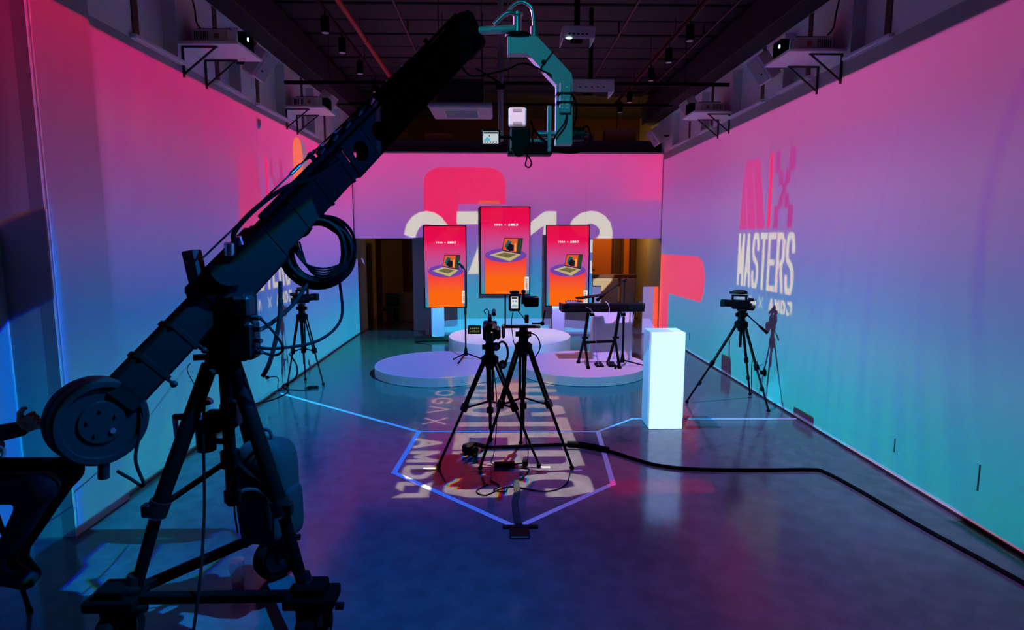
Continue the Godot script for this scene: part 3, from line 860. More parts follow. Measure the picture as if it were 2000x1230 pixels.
func poster() -> Image:
	var cv := Canvas.new(0, 1, 0, 1.8, 330.0)
	for y in cv.h:
		var f := float(y) / cv.h
		var s: Vector3
		if f < 0.18: s = lin(232, 8, 66).lerp(lin(236, 10, 82), f / 0.18)
		elif f < 0.42: s = lin(236, 10, 82).lerp(lin(196, 80, 150), (f - 0.18) / 0.24)
		elif f < 0.7: s = lin(196, 80, 150).lerp(lin(130, 100, 170), (f - 0.42) / 0.28)
		else: s = lin(130, 100, 170).lerp(lin(30, 150, 175), (f - 0.7) / 0.3)
		cv.im.fill_rect(Rect2i(0, y, cv.w, 1), Color(s.x, s.y, s.z).linear_to_srgb())
	# orange drum with a violet top
	for k in 40:
		var v0 := 0.83 - k * 0.83 / 40
		var s := lin(246, 42, 72).lerp(lin(255, 104, 12), minf(1.0, k / 24.0))
		cv.poly([Vector2(0.08, v0 - 0.83 / 40 - 0.004), Vector2(0.94, v0 - 0.83 / 40 - 0.004), Vector2(0.94, v0), Vector2(0.08, v0)], Color(s.x, s.y, s.z).linear_to_srgb())
	cv.disc(Vector2(0.51, 0.81), 0.43, 0.145, Color8(112, 66, 172))
	# open laptop
	cv.poly([Vector2(0.18, 0.82), Vector2(0.44, 0.9), Vector2(0.82, 0.83), Vector2(0.6, 0.69)], Color8(196, 178, 128))
	cv.poly([Vector2(0.3, 0.815), Vector2(0.48, 0.87), Vector2(0.73, 0.825), Vector2(0.57, 0.755)], Color8(112, 104, 66))
	cv.poly([Vector2(0.18, 0.82), Vector2(0.6, 0.69), Vector2(0.82, 0.83), Vector2(0.82, 0.818), Vector2(0.6, 0.675), Vector2(0.18, 0.81)], Color8(150, 134, 92))
	cv.poly([Vector2(0.43, 0.91), Vector2(0.48, 1.17), Vector2(0.87, 1.165), Vector2(0.82, 0.84)], Color8(42, 34, 30))
	cv.poly([Vector2(0.445, 0.925), Vector2(0.49, 1.155), Vector2(0.76, 1.15), Vector2(0.73, 0.87)], Color8(226, 92, 46))
	cv.poly([Vector2(0.73, 0.87), Vector2(0.76, 1.15), Vector2(0.86, 1.148), Vector2(0.815, 0.855)], Color8(46, 62, 50))
	cv.poly([Vector2(0.49, 1.0), Vector2(0.55, 1.12), Vector2(0.63, 1.1), Vector2(0.62, 0.93), Vector2(0.53, 0.92)], Color8(28, 92, 100))
	cv.poly([Vector2(0.53, 0.96), Vector2(0.58, 1.06), Vector2(0.68, 1.02), Vector2(0.67, 0.9), Vector2(0.58, 0.9)], Color8(22, 20, 30))
	cv.poly([Vector2(0.69, 0.9), Vector2(0.69, 1.05), Vector2(0.72, 1.07), Vector2(0.72, 0.9)], Color8(250, 170, 90))
	# lettering
	cv.word("YOGΛ", Vector2(0.27, 1.42), Vector2(1, 0), Vector2(0, 1), 0.17, 0.045, 0.011, 0.011, 0.01, Color.WHITE)
	cv.word("X", Vector2(0.485, 1.425), Vector2(1, 0), Vector2(0, 1), 0.03, 0.035, 0.008, 0.008, 0.01, Color.WHITE)
	cv.word("AMD^", Vector2(0.56, 1.42), Vector2(1, 0), Vector2(0, 1), 0.2, 0.048, 0.017, 0.013, 0.01, Color.WHITE)
	cv.poly([Vector2(0.9, 0.08), Vector2(0.99, 0.08), Vector2(0.99, 0.36), Vector2(0.9, 0.36)], Color8(238, 236, 232))
	cv.word("LENOVO", Vector2(0.965, 0.1), Vector2(0, 1), Vector2(-1, 0), 0.22, 0.045, 0.009, 0.009, 0.01, Color8(190, 60, 50))
	cv.poly([Vector2(0.3, 0.035), Vector2(0.72, 0.035), Vector2(0.72, 0.043), Vector2(0.3, 0.043)], Color8(255, 170, 90))
	return cv.im

func display(label: String, at: Vector3, w: float, y0: float, y1: float, turn: float, m: Material, box: bool) -> void:
	var t := thing("portrait_display", label, "display", at, turn, "portrait displays")
	var h := y1 - y0
	part("case", MB.new().box(Vector3(0, (y0 + y1) / 2, -0.03), Vector3(w, h, 0.055), 0.006), M.gear_black, t)
	var s := MB.new()
	var a := w / 2 - 0.022
	s.uvface(Vector3(-a, y1 - 0.022, 0.0), Vector3(a, y1 - 0.022, 0.0), Vector3(a, y0 + 0.022, 0.0), Vector3(-a, y0 + 0.022, 0.0), Vector3(0, 0, 1))
	part("screen", s, m, t, "lit screen with a laptop on an orange drum")
	for e in [[Vector3(0, y1 - 0.011, 0), Vector3(w, 0.022, 0.008)], [Vector3(0, y0 + 0.011, 0), Vector3(w, 0.022, 0.008)], [Vector3(-w / 2 + 0.011, (y0 + y1) / 2, 0), Vector3(0.022, h, 0.008)], [Vector3(w / 2 - 0.011, (y0 + y1) / 2, 0), Vector3(0.022, h, 0.008)]]:
		part("bezel", MB.new().box(e[0], e[1], 0.002), M.gear_black, t)
	part("back_bracket", MB.new().box(Vector3(0, (y0 + y1) / 2 - 0.1, -0.085), Vector3(0.4, 0.5, 0.058), 0.006), M.dark_metal, t)
	if box:
		part("pedestal", MB.new().box(Vector3(-0.18, y0 / 2 + 0.05, -0.0), Vector3(0.27, y0 - 0.07, 0.24), 0.006), M.plinth_white, t, "white boxed pedestal of the stand")
		part("base", MB.new().box(Vector3(-0.3, 0.045, 0.05), Vector3(0.72, 0.03, 0.5), 0.006), M.dark_metal, t)
		for k in [[-0.62, -0.16], [-0.62, 0.26], [0.02, 0.26], [0.02, -0.16]]: part("foot", MB.new().cyl(Vector3(k[0], 0, k[1]), Vector3(k[0], 0.03, k[1]), 0.03), M.rubber, t)
		part("mast", MB.new().box(Vector3(-0.18, y0 / 2 + 0.45, -0.14), Vector3(0.12, y0 + 0.8, 0.05), 0.005), M.dark_metal, t)
	else:
		pass

func displays() -> void:
	var m := screen_mat("poster_screen", poster(), 0.95)
	display("left portrait display on a white boxed stand showing a laptop advert", Vector3(-1.135, 0, -12.9), 0.91, 0.68, 2.44, deg_to_rad(8), m, true)
	display("tallest portrait display in the middle showing a laptop advert", Vector3(0.145, 0, -13.43), 1.11, 0.91, 2.86, 0.0, m, false)
	display("right portrait display behind the keyboard showing a laptop advert", Vector3(1.465, 0, -12.9), 0.93, 0.70, 2.45, deg_to_rad(-8), m, true)

func mic_stand(label: String, at: Vector3, high: float, boom: Vector3, legs: Array) -> void:
	var t := thing("microphone_stand", label, "stand", at)
	part("pole", MB.new().cyl(Vector3(0, 0.1, 0), Vector3(0, high * 0.55, 0), 0.014).cyl(Vector3(0, high * 0.5, 0), Vector3(0, high, 0), 0.009), M.gear_black, t)
	part("clutch", MB.new().cyl(Vector3(0, high * 0.5, 0), Vector3(0, high * 0.58, 0), 0.02), M.gear_black, t)
	part("hub", MB.new().lathe([Vector2(0, 0.06), Vector2(0.03, 0.06), Vector2(0.035, 0.1), Vector2(0.016, 0.2), Vector2(0, 0.2)], 16), M.gear_black, t)
	for l in legs:
		var g := part("leg", MB.new().cyl(Vector3(0, 0.1, 0), l, 0.012, 0.01, 8), M.gear_black, t)
		part("foot", MB.new().ball(l, Vector3(0.017, 0.0165, 0.017), 10, 6), M.rubber, g)
	if boom != Vector3.ZERO:
		part("boom", MB.new().cyl(Vector3(0, high, 0) - boom * 0.15, Vector3(0, high, 0) + boom, 0.009), M.gear_black, t)
		part("boom_joint", MB.new().ball(Vector3(0, high, 0), Vector3(0.028, 0.028, 0.028)), M.gear_black, t)

func microphone(label: String, at: Vector3, dir: Vector3) -> void:
	var t := thing("microphone", label, "microphone", at)
	part("handle", MB.new().cyl(Vector3.ZERO, dir * 0.13, 0.012, 0.019), M.gear_black, t)
	part("grille", MB.new().ball(dir * 0.155, Vector3(0.03, 0.03, 0.03)), M.dark_metal, t)
	part("clip", MB.new().cyl(dir * 0.05, dir * 0.1, 0.024), M.gear_black, t)

func music() -> void:
	mic_stand("thin black microphone stand on the left platform", Vector3(-0.56, 0.151, -10.05), 1.5, Vector3.ZERO, [Vector3(-0.2, 0.017, 0.1), Vector3(-0.1, 0.017, 0.42), Vector3(0.25, 0.017, 0.05)])
	microphone("black handheld microphone on top of the thin stand on the left platform", Vector3(-0.56, 1.655, -10.05), Vector3(-0.62, 0.7, 0.2).normalized())
	mic_stand("black boom microphone stand behind the keyboard's right side", Vector3(1.97, 0.151, -9.42), 1.37, Vector3(-0.3, -0.2, 0.05), [Vector3(0.36, 0.017, 0.08), Vector3(-0.16, 0.017, 0.22), Vector3(-0.02, 0.017, -0.28)])
	microphone("black microphone on the boom above the keyboard", Vector3(1.67, 1.32, -9.37), Vector3(-0.75, -0.62, -0.1).normalized())
	# keyboard: its back towards the camera
	var t := thing("keyboard", "long black digital piano keyboard on a black stand", "keyboard", Vector3(1.62, 1.035, -9.45), deg_to_rad(3))
	var prof := PackedVector2Array([Vector2(0.14, 0), Vector2(0.15, 0.03), Vector2(0.15, 0.115), Vector2(0.06, 0.13), Vector2(-0.02, 0.075), Vector2(-0.15, 0.07), Vector2(-0.15, 0.0)])
	var b := MB.new().prism(prof, 1.28)
	var o := part("body", b, M.gear_black, t)
	o.rotation.y = -PI / 2
	for s in [-1.0, 1.0]: part("end_cheek", MB.new().box(Vector3(s * 0.645, 0.065, 0), Vector3(0.02, 0.13, 0.3), 0.008), M.matte_black, t)
	for k in 46:
		part("key", MB.new().box(Vector3(-0.585 + k * 0.026, 0.079, -0.085), Vector3(0.0235, 0.016, 0.125), 0.002), M.white_plastic, t)
		if not (k % 7 in [2, 6]): part("black_key", MB.new().box(Vector3(-0.572 + k * 0.026, 0.09, -0.06), Vector3(0.012, 0.018, 0.075), 0.002), M.gear_black, t)
	for k in 5: part("socket", MB.new().cyl(Vector3(-0.2 + k * 0.06, 0.06, 0.15), Vector3(-0.2 + k * 0.06, 0.06, 0.156), 0.012), M.dark_metal, t)
	var st := thing("keyboard_stand", "black folding keyboard stand with two forked legs", "stand", Vector3(1.62, 0.151, -9.45))
	for s in [-1.0, 1.0]:
		var x: float = s * 0.245
		var l := part("leg", MB.new().bar(Vector3(x + 0.04, 0.885, 0), Vector3(x - 0.02, 0.42, 0), 0.045, 0.045, 0.006), M.gear_black, st)
		part("fork", MB.new().bar(Vector3(x - 0.02, 0.44, 0), Vector3(x - 0.08, 0.035, -0.2), 0.035, 0.035, 0.005), M.gear_black, l)
		part("fork", MB.new().bar(Vector3(x - 0.02, 0.44, 0), Vector3(x + 0.02, 0.035, 0.2), 0.035, 0.035, 0.005), M.gear_black, l)
		part("foot", MB.new().box(Vector3(x - 0.08, 0.02, -0.21), Vector3(0.06, 0.04, 0.06), 0.008), M.rubber, l)
		part("foot", MB.new().box(Vector3(x + 0.02, 0.02, 0.21), Vector3(0.06, 0.04, 0.06), 0.008), M.rubber, l)
		part("arm", MB.new().bar(Vector3(x + 0.04, 0.872, -0.17), Vector3(x + 0.04, 0.872, 0.2), 0.035, 0.02, 0.004), M.gear_black, l)
		part("knob", MB.new().cyl(Vector3(x + 0.06, 0.83, 0.04), Vector3(x + 0.13, 0.83, 0.04), 0.024), M.gear_black, l)
		part("knob", MB.new().cyl(Vector3(x - 0.06, 0.46, 0.02), Vector3(x + 0.04, 0.46, 0.02), 0.018), M.gear_black, l)
	part("crossbar", MB.new().bar(Vector3(-0.26, 0.38, 0), Vector3(0.24, 0.4, 0), 0.03, 0.04, 0.005), M.gear_black, st)
	# things on the keyboard
	var n := thing("tablet", "black tablet lying tilted on a small arm over the keyboard's left end", "tablet", Vector3(1.42, 1.165, -9.42))
	part("slate", MB.new().box(Vector3(0, 0.1, 0), Vector3(0.42, 0.014, 0.26), 0.004, Basis(Vector3(0, 0, 1), 0.13)), M.gear_black, n)
	part("arm", MB.new().cyl(Vector3(0.06, 0.0, 0), Vector3(0.06, 0.1, 0), 0.016), M.gear_black, n)
	var pad := thing("effects_pad", "small pale control box with knobs on the keyboard's left end", "mixer", Vector3(1.18, 1.163, -9.42))
	part("case", MB.new().box(Vector3(0, 0.018, 0), Vector3(0.26, 0.034, 0.16), 0.006), M.silver_grey, pad)
	for k in 6: part("knob", MB.new().cyl(Vector3(-0.1 + k * 0.04, 0.035, 0.03), Vector3(-0.1 + k * 0.04, 0.05, 0.03), 0.009), M.gear_black, pad)
	for k in 2:
		var pd := thing("foot_pedal", ["black foot pedal under the keyboard, the left one", "black foot pedal under the keyboard, the right one by the stand's leg"][k], "pedal", Vector3(1.6 + k * 0.2, 0.151, -9.45))
		part("base", MB.new().box(Vector3(0, 0.014, 0), Vector3(0.13, 0.028, 0.2), 0.006), M.gear_black, pd)
		part("treadle", MB.new().box(Vector3(0, 0.04, -0.01), Vector3(0.1, 0.016, 0.16), 0.005, Basis(Vector3.RIGHT, 0.12)), M.dark_metal, pd)
	var kb := MB.new()
	kb.x = t.transform.affine_inverse()
	part("cable", kb.tube(curve([Vector3(1.35, 1.12, -9.28), Vector3(1.42, 1.08, -9.24), Vector3(1.5, 0.95, -9.3), Vector3(1.53, 0.6, -9.4), Vector3(1.55, 0.3, -9.36), Vector3(1.58, 0.185, -9.32)]), 0.005, 6), M.silver_grey, t, "thin grey cable")
	var kc := MB.new()
	kc.x = t.transform.affine_inverse()
	part("cable", kc.tube(curve([Vector3(1.66, 1.2, -9.34), Vector3(1.7, 1.15, -9.27), Vector3(1.71, 1.05, -9.26), Vector3(1.69, 0.98, -9.27)]), 0.006, 6), M.white_plastic, t, "short white cable")

# ------------------------------------------------------------------ tripods and cameras
func tripod(label: String, feet: Array, apex: Vector3, twin: bool, r: float, spread: float) -> Node3D:
	var at := Vector3(apex.x, 0, apex.z)
	var t := thing("camera_tripod", label, "tripod", at, 0.0, "camera tripods")
	var top := Vector3(0, apex.y, 0)
	for f in feet:
		var e: Vector3 = f - at
		var out := Vector3(e.x, 0, e.z).normalized()
		var side := out.cross(Vector3.UP)
		var s := top + out * 0.06
		var mid := s.lerp(e, spread)
		var b := MB.new()
		if twin:
			for k in [-1.0, 1.0]: b.cyl(s + side * k * 0.028, mid + side * k * 0.022, r * 0.8, -1, 10)
			b.bar(s + side * 0.03, s - side * 0.03, 0.03, 0.05, 0.004)
			b.cyl(mid.lerp(s, 0.12), e + Vector3(0, 0.03, 0), r * 0.85, r * 0.75, 10)
		else:
			b.cyl(s, mid, r * 1.2, r * 1.1, 12)
			b.cyl(mid, e + Vector3(0, 0.03, 0), r * 0.85, r * 0.75, 10)
		var l := part("leg", b, M.gear_black, t)
		part("leg_clamp", MB.new().bar(mid + (s - mid).normalized() * 0.05, mid - (s - mid).normalized() * 0.03, 0.075 if twin else 0.05, 0.05, 0.008, out), M.gear_black, l)
		if not twin:
			var m2 := s.lerp(e, 0.74)
			part("leg_clamp", MB.new().bar(m2 + (s - m2).normalized() * 0.03, m2 - (s - m2).normalized() * 0.03, 0.04, 0.04, 0.006, out), M.gear_black, l)
		part("foot", MB.new().ball(e + Vector3(0, 0.022, 0), Vector3(0.024, 0.022, 0.024), 10, 6), M.rubber, l)
		if twin:
			part("spreader_arm", MB.new().bar(mid + Vector3(0, 0.0, 0), Vector3(0, mid.y + 0.04, 0), 0.018, 0.014), M.gear_black, t)
	part("crown", MB.new().lathe([Vector2(0, -0.09), Vector2(0.035, -0.09), Vector2(0.05, -0.05), Vector2(0.085, -0.03), Vector2(0.085, 0.03), Vector2(0.06, 0.05), Vector2(0, 0.05)], 20, top), M.gear_black, t)
	if twin: part("centre_post", MB.new().cyl(top - Vector3(0, 0.08, 0), Vector3(0, apex.y * 0.3, 0), 0.014).cyl(Vector3(0, apex.y * 0.47, 0), Vector3(0, apex.y * 0.52, 0), 0.035), M.gear_black, t)
	else: part("centre_post", MB.new().cyl(top, top - Vector3(0, 0.3, 0), 0.018), M.gear_black, t)
	var h := part("fluid_head", MB.new().cyl(top + Vector3(0, 0.04, 0), top + Vector3(0, 0.1, 0), 0.05, 0.045).box(top + Vector3(0, 0.13, 0), Vector3(0.09, 0.09, 0.1), 0.015).box(top + Vector3(0, 0.185, 0), Vector3(0.075, 0.02, 0.15), 0.004), M.gear_black, t)
	for s in [-1.0, 1.0]: part("drag_knob", MB.new().cyl(top + Vector3(s * 0.04, 0.13, 0), top + Vector3(s * 0.075, 0.13, 0), 0.026), M.gear_black, h)
	return t

func pan_handle(t: Node3D, a: Vector3, b: Vector3) -> void:
	var h := part("pan_handle", MB.new().cyl(a, b, 0.009), M.gear_black, t)
	part("grip", MB.new().cyl(a.lerp(b, 0.62), b, 0.016, 0.018), M.rubber, h)

func camcorder(label: String, at: Vector3, turn: float, screen_side: float) -> Node3D:
	# at: under the base plate; the lens looks towards -z
	var t := thing("video_camera", label, "camera", at, turn, "cameras on tripods")
	part("body", MB.new().box(Vector3(0, 0.075, 0.0), Vector3(0.11, 0.13, 0.24), 0.02), M.gear_black, t)
	part("grip", MB.new().box(Vector3(0.07, 0.07, 0.02), Vector3(0.045, 0.1, 0.15), 0.018), M.gear_black, t)
	part("lens", MB.new().cyl(Vector3(0, 0.085, -0.1), Vector3(0, 0.085, -0.2), 0.05, 0.052, 20), M.gear_black, t)
	part("lens_hood", MB.new().box(Vector3(0, 0.085, -0.235), Vector3(0.12, 0.1, 0.07), 0.01), M.matte_black, t)
	var h := part("top_handle", MB.new().box(Vector3(0, 0.2, -0.02), Vector3(0.03, 0.025, 0.22), 0.008).box(Vector3(0, 0.165, -0.11), Vector3(0.03, 0.06, 0.03), 0.006).box(Vector3(0, 0.165, 0.07), Vector3(0.03, 0.06, 0.03), 0.006), M.gear_black, t)
	part("shotgun_microphone", MB.new().cyl(Vector3(0.035, 0.235, 0.08), Vector3(0.035, 0.235, -0.16), 0.018), M.fabric_black, h)
	part("viewfinder", MB.new().box(Vector3(0, 0.15, 0.13), Vector3(0.05, 0.045, 0.08), 0.01), M.gear_black, t)
	part("battery", MB.new().box(Vector3(0, 0.06, 0.135), Vector3(0.06, 0.075, 0.04), 0.008), M.dark_metal, t, "blue-grey battery on the back")
	if screen_side != 0.0:
		var s := part("flip_screen", MB.new().box(Vector3(screen_side * 0.13, 0.09, -0.02), Vector3(0.11, 0.075, 0.012), 0.004), M.gear_black, t)
		var u := MB.new()
		u.uvface(Vector3(screen_side * 0.13 - 0.048, 0.12, -0.0125), Vector3(screen_side * 0.13 + 0.048, 0.12, -0.0125), Vector3(screen_side * 0.13 + 0.048, 0.06, -0.0125), Vector3(screen_side * 0.13 - 0.048, 0.06, -0.0125), Vector3(0, 0, 1))
		part("screen", u, M.small_screen, s, "dim screen with readouts")
	return t

func small_screens() -> void:
	var cv := Canvas.new(0, 1.6, 0, 1, 64)
	cv.im.fill(Color8(40, 46, 30))
	for k in 5: cv.poly([Vector2(0.15 + k * 0.28, 0.15), Vector2(0.35 + k * 0.28, 0.15), Vector2(0.35 + k * 0.28, 0.3 + 0.1 * (k % 3)), Vector2(0.15 + k * 0.28, 0.3 + 0.1 * (k % 3))], Color8(120, 120, 60))
	for k in 5: cv.poly([Vector2(0.15 + k * 0.28, 0.62), Vector2(0.33 + k * 0.28, 0.62), Vector2(0.33 + k * 0.28, 0.8), Vector2(0.15 + k * 0.28, 0.8)], Color8(150, 150, 110))
	screen_mat("small_screen", cv.im, 0.5)
	var c2 := Canvas.new(0, 1, 0, 1.6, 80)
	c2.im.fill(Color8(228, 232, 236))
	c2.poly([Vector2(0.1, 1.3), Vector2(0.9, 1.3), Vector2(0.9, 1.5), Vector2(0.1, 1.5)], Color8(40, 40, 44))
	for k in 2: c2.blob(Vector2(0.2 + k * 0.4, 0.85), Vector2(0.4 + k * 0.4, 1.1), 0.05, Color8(150, 150, 160))
	c2.poly([Vector2(0.05, 0.3), Vector2(0.4, 0.6), Vector2(0.9, 0.45), Vector2(0.95, 0.3)], Color8(150, 200, 215))
	c2.poly([Vector2(0.1, 0.2), Vector2(0.9, 0.2), Vector2(0.9, 0.28), Vector2(0.1, 0.28)], Color8(30, 30, 30))
	screen_mat("phone_screen", c2.im, 0.9)
	var c3 := Canvas.new(0, 1.3, 0, 1, 90)
	c3.im.fill(Color8(214, 224, 228))
	c3.poly([Vector2(0.03, 0.82), Vector2(1.27, 0.82), Vector2(1.27, 0.97), Vector2(0.03, 0.97)], Color8(36, 50, 60))
	c3.poly([Vector2(0.03, 0.2), Vector2(0.3, 0.55), Vector2(0.6, 0.4), Vector2(0.6, 0.2)], Color8(96, 200, 214))
	c3.poly([Vector2(0.5, 0.55), Vector2(0.58, 0.55), Vector2(0.58, 0.72), Vector2(0.5, 0.72)], Color8(20, 20, 24))
	for k in 5: c3.poly([Vector2(0.08 + k * 0.24, 0.05), Vector2(0.22 + k * 0.24, 0.05), Vector2(0.22 + k * 0.24, 0.15), Vector2(0.08 + k * 0.24, 0.15)], Color8(24, 30, 34))
	screen_mat("monitor_screen", c3.im, 0.8)

func cameras() -> void:
	small_screens()
	# two tripods in the middle
	var ta := tripod("black tripod, left of the two in the middle, under the camcorder with headphones", [Vector3(-0.58, 0, -5.58), Vector3(0.38, 0, -5.57), Vector3(-0.09, 0, -6.32)], Vector3(-0.09, 1.0, -5.82), true, 0.016, 0.45)
	var ca := camcorder("black camcorder on the left middle tripod, small screen folded out left", Vector3(-0.09, 1.195, -5.82), 0.0, -1.0)
	ca.scale = Vector3.ONE * 1.15
	part("hand_strap", MB.new().box(Vector3(0.115, 0.085, 0.03), Vector3(0.03, 0.12, 0.05), 0.012), M.fabric_black, ca)
	part("strap_patch", MB.new().box(Vector3(0.118, 0.09, 0.0565), Vector3(0.014, 0.085, 0.004), 0.001), M.white_plastic, ca)
	part("cord_loop", MB.new().tube(curve([Vector3(-0.03, 0.235, 0.05), Vector3(-0.045, 0.26, 0.05), Vector3(-0.02, 0.275, 0.05), Vector3(-0.005, 0.25, 0.05), Vector3(-0.01, 0.225, 0.05)]), 0.004, 6), M.rubber, ca)
	var hp := thing("headphones", "black headphones hanging from the left middle tripod", "headphones", Vector3(0.0, 1.0, -5.72))
	var arc := []
	for k in 15:
		var an := -0.35 * PI + PI * 1.1 * k / 14
		arc.append(Vector3(0.03 + cos(an) * 0.055, 0.09 + sin(an) * 0.11, 0.0))
	part("headband", MB.new().tube(arc, 0.011, 8), M.gear_black, hp)
	for k in [arc[0], arc[14]]:
		var cup := part("ear_cup", MB.new().cyl(k + Vector3(-0.02, -0.015, 0.03), k + Vector3(-0.02, -0.015, -0.01), 0.038, 0.042, 20), M.gear_black, hp)
		part("ring", MB.new().cyl(k + Vector3(-0.02, -0.015, 0.03), k + Vector3(-0.02, -0.015, 0.033), 0.018, -1, 16), M.bare_metal, cup)
	var tb := tripod("black tripod, right of the two in the middle, under the caged camera", [Vector3(-0.18, 0, -5.51), Vector3(0.69, 0, -5.5), Vector3(0.23, 0, -6.21)], Vector3(0.235, 1.14, -5.74), true, 0.018, 0.47)
	pan_handle(tb, Vector3(0.06, 1.27, 0.02), Vector3(0.02, 1.3, 0.36))
	part("cable_loop", MB.new().tube(curve([Vector3(0.05, 1.29, 0.0), Vector3(0.13, 1.25, 0.02), Vector3(0.16, 1.15, 0.03), Vector3(0.12, 1.06, 0.03), Vector3(0.08, 1.04, 0.03)]), 0.006, 6), M.rubber, tb)
	var cb := thing("cinema_camera", "black cage camera with a lit phone-shaped screen on the right middle tripod", "camera", Vector3(0.235, 1.335, -5.74), 0.0, "cameras on tripods")
	part("base_plate", MB.new().box(Vector3(-0.01, 0.012, 0.02), Vector3(0.34, 0.022, 0.09), 0.004), M.gear_black, cb)
	part("cage_post", MB.new().box(Vector3(-0.175, 0.165, 0.02), Vector3(0.014, 0.32, 0.03), 0.003), M.gear_black, cb)
	part("cage_post", MB.new().box(Vector3(-0.1, 0.32, 0.02), Vector3(0.16, 0.012, 0.03), 0.003), M.gear_black, cb)
	part("body", MB.new().box(Vector3(-0.085, 0.235, -0.02), Vector3(0.11, 0.15, 0.12), 0.012), M.gear_black, cb)
	part("lens", MB.new().cyl(Vector3(-0.085, 0.235, -0.08), Vector3(-0.085, 0.235, -0.2), 0.042, 0.045, 20), M.gear_black, cb)
	var ph := part("screen_case", MB.new().box(Vector3(-0.087, 0.245, 0.055), Vector3(0.095, 0.16, 0.016), 0.006).box(Vector3(-0.087, 0.345, 0.045), Vector3(0.09, 0.03, 0.03), 0.008), M.gear_black, cb)
	var u := MB.new()
	u.uvface(Vector3(-0.121, 0.305, 0.0645), Vector3(-0.053, 0.305, 0.0645), Vector3(-0.053, 0.19, 0.0645), Vector3(-0.121, 0.19, 0.0645), Vector3(0, 0, 1))
	part("screen", u, M.phone_screen, ph, "lit white upright screen")
	part("battery_block", MB.new().box(Vector3(0.075, 0.25, 0.0), Vector3(0.14, 0.1, 0.08), 0.012), M.gear_black, cb)
	part("clamp", MB.new().cyl(Vector3(-0.02, 0.25, 0.0), Vector3(0.02, 0.25, 0.0), 0.025).cyl(Vector3(0.0, 0.24, 0), Vector3(0.0, 0.345, 0), 0.014).ball(Vector3(0, 0.345, 0), Vector3(0.022, 0.022, 0.022)), M.dark_metal, cb)
	part("receiver", MB.new().box(Vector3(0.03, 0.085, 0.03), Vector3(0.04, 0.08, 0.03), 0.006), M.gear_black, cb)
	part("side_arm", MB.new().bar(Vector3(0.08, 0.042, 0.03), Vector3(0.18, 0.042, 0.03), 0.014, 0.014).cyl(Vector3(0.18, 0.042, 0.045), Vector3(0.18, 0.042, 0.01), 0.02).bar(Vector3(0.18, 0.042, 0.03), Vector3(0.205, 0.17, 0.03), 0.014, 0.014), M.gear_black, cb)
	part("hanging_cable", MB.new().tube(curve([Vector3(-0.1, 0.17, 0.05), Vector3(-0.115, 0.05, 0.06), Vector3(-0.1, -0.1, 0.06), Vector3(-0.08, -0.18, 0.05)]), 0.004, 6), M.rubber, cb)
	part("hanging_cable", MB.new().tube(curve([Vector3(-0.05, 0.16, 0.05), Vector3(-0.02, 0.13, 0.07), Vector3(0.0, 0.1, 0.06), Vector3(0.03, 0.05, 0.05)]), 0.004, 6), M.rubber, cb)
	# right tripod by the wall
	var tr := tripod("tall black tripod standing by the right wall", [Vector3(2.5, 0, -7.78), Vector3(3.5, 0, -8.15), Vector3(3.4, 0, -7.34)], Vector3(3.17, 1.06, -7.76), false, 0.016, 0.5)
	pan_handle(tr, Vector3(0.05, 1.2, 0.03), Vector3(0.3, 0.96, 0.12))
	var cr := camcorder("black camcorder with fluffy top microphone on the tripod by the right wall", Vector3(3.15, 1.255, -7.76), deg_to_rad(62), 0.0)
	cr.scale = Vector3.ONE * 0.92
	part("wind_muff", MB.new().ball(Vector3(0.0, 0.25, -0.02), Vector3(0.035, 0.035, 0.11)), M.fabric_black, cr)
	var fs := part("flip_screen", MB.new().box(Vector3(0.02, 0.1, 0.155), Vector3(0.1, 0.075, 0.012), 0.004, Basis(Vector3.UP, deg_to_rad(-50))), M.gear_black, cr)
	fs.position = Vector3(0.06, -0.0, 0.0)
	var su := MB.new()
	su.x = Transform3D(Basis(Vector3.UP, deg_to_rad(-50)), Vector3(0.02, 0.1, 0.155))
	su.uvface(Vector3(-0.044, 0.03, 0.0075), Vector3(0.044, 0.03, 0.0075), Vector3(0.044, -0.03, 0.0075), Vector3(-0.044, -0.03, 0.0075), Vector3(0, 0, 1))
	part("screen", su, M.phone_screen, fs, "lit small screen")
	part("control_box", MB.new().box(Vector3(0.1, 0.02, 0.12), Vector3(0.24, 0.05, 0.12), 0.012), M.gear_black, cr)
	# left tripod by the wall, behind the cable coil
	tripod("black tripod standing by the left wall behind the coiled cable", [Vector3(-3.13, 0, -8.8), Vector3(-2.62, 0, -8.86), Vector3(-2.98, 0, -9.16)], Vector3(-2.92, 1.02, -8.95), true, 0.014, 0.5)
	camcorder("black camcorder on the tripod by the left wall", Vector3(-2.92, 1.215, -8.95), deg_to_rad(-40), 0.0)

# ------------------------------------------------------------------ marks and cables on the floor, fittings on the walls
func strip(a: Vector2, b: Vector2, w: float, h := 0.0012) -> MB:
	var d := (b - a).normalized() * w / 2
	var mb := MB.new()
	return mb.bar(Vector3(a.x - d.x, h / 2, a.y - d.y), Vector3(b.x + d.x, h / 2, b.y + d.y), w, h)

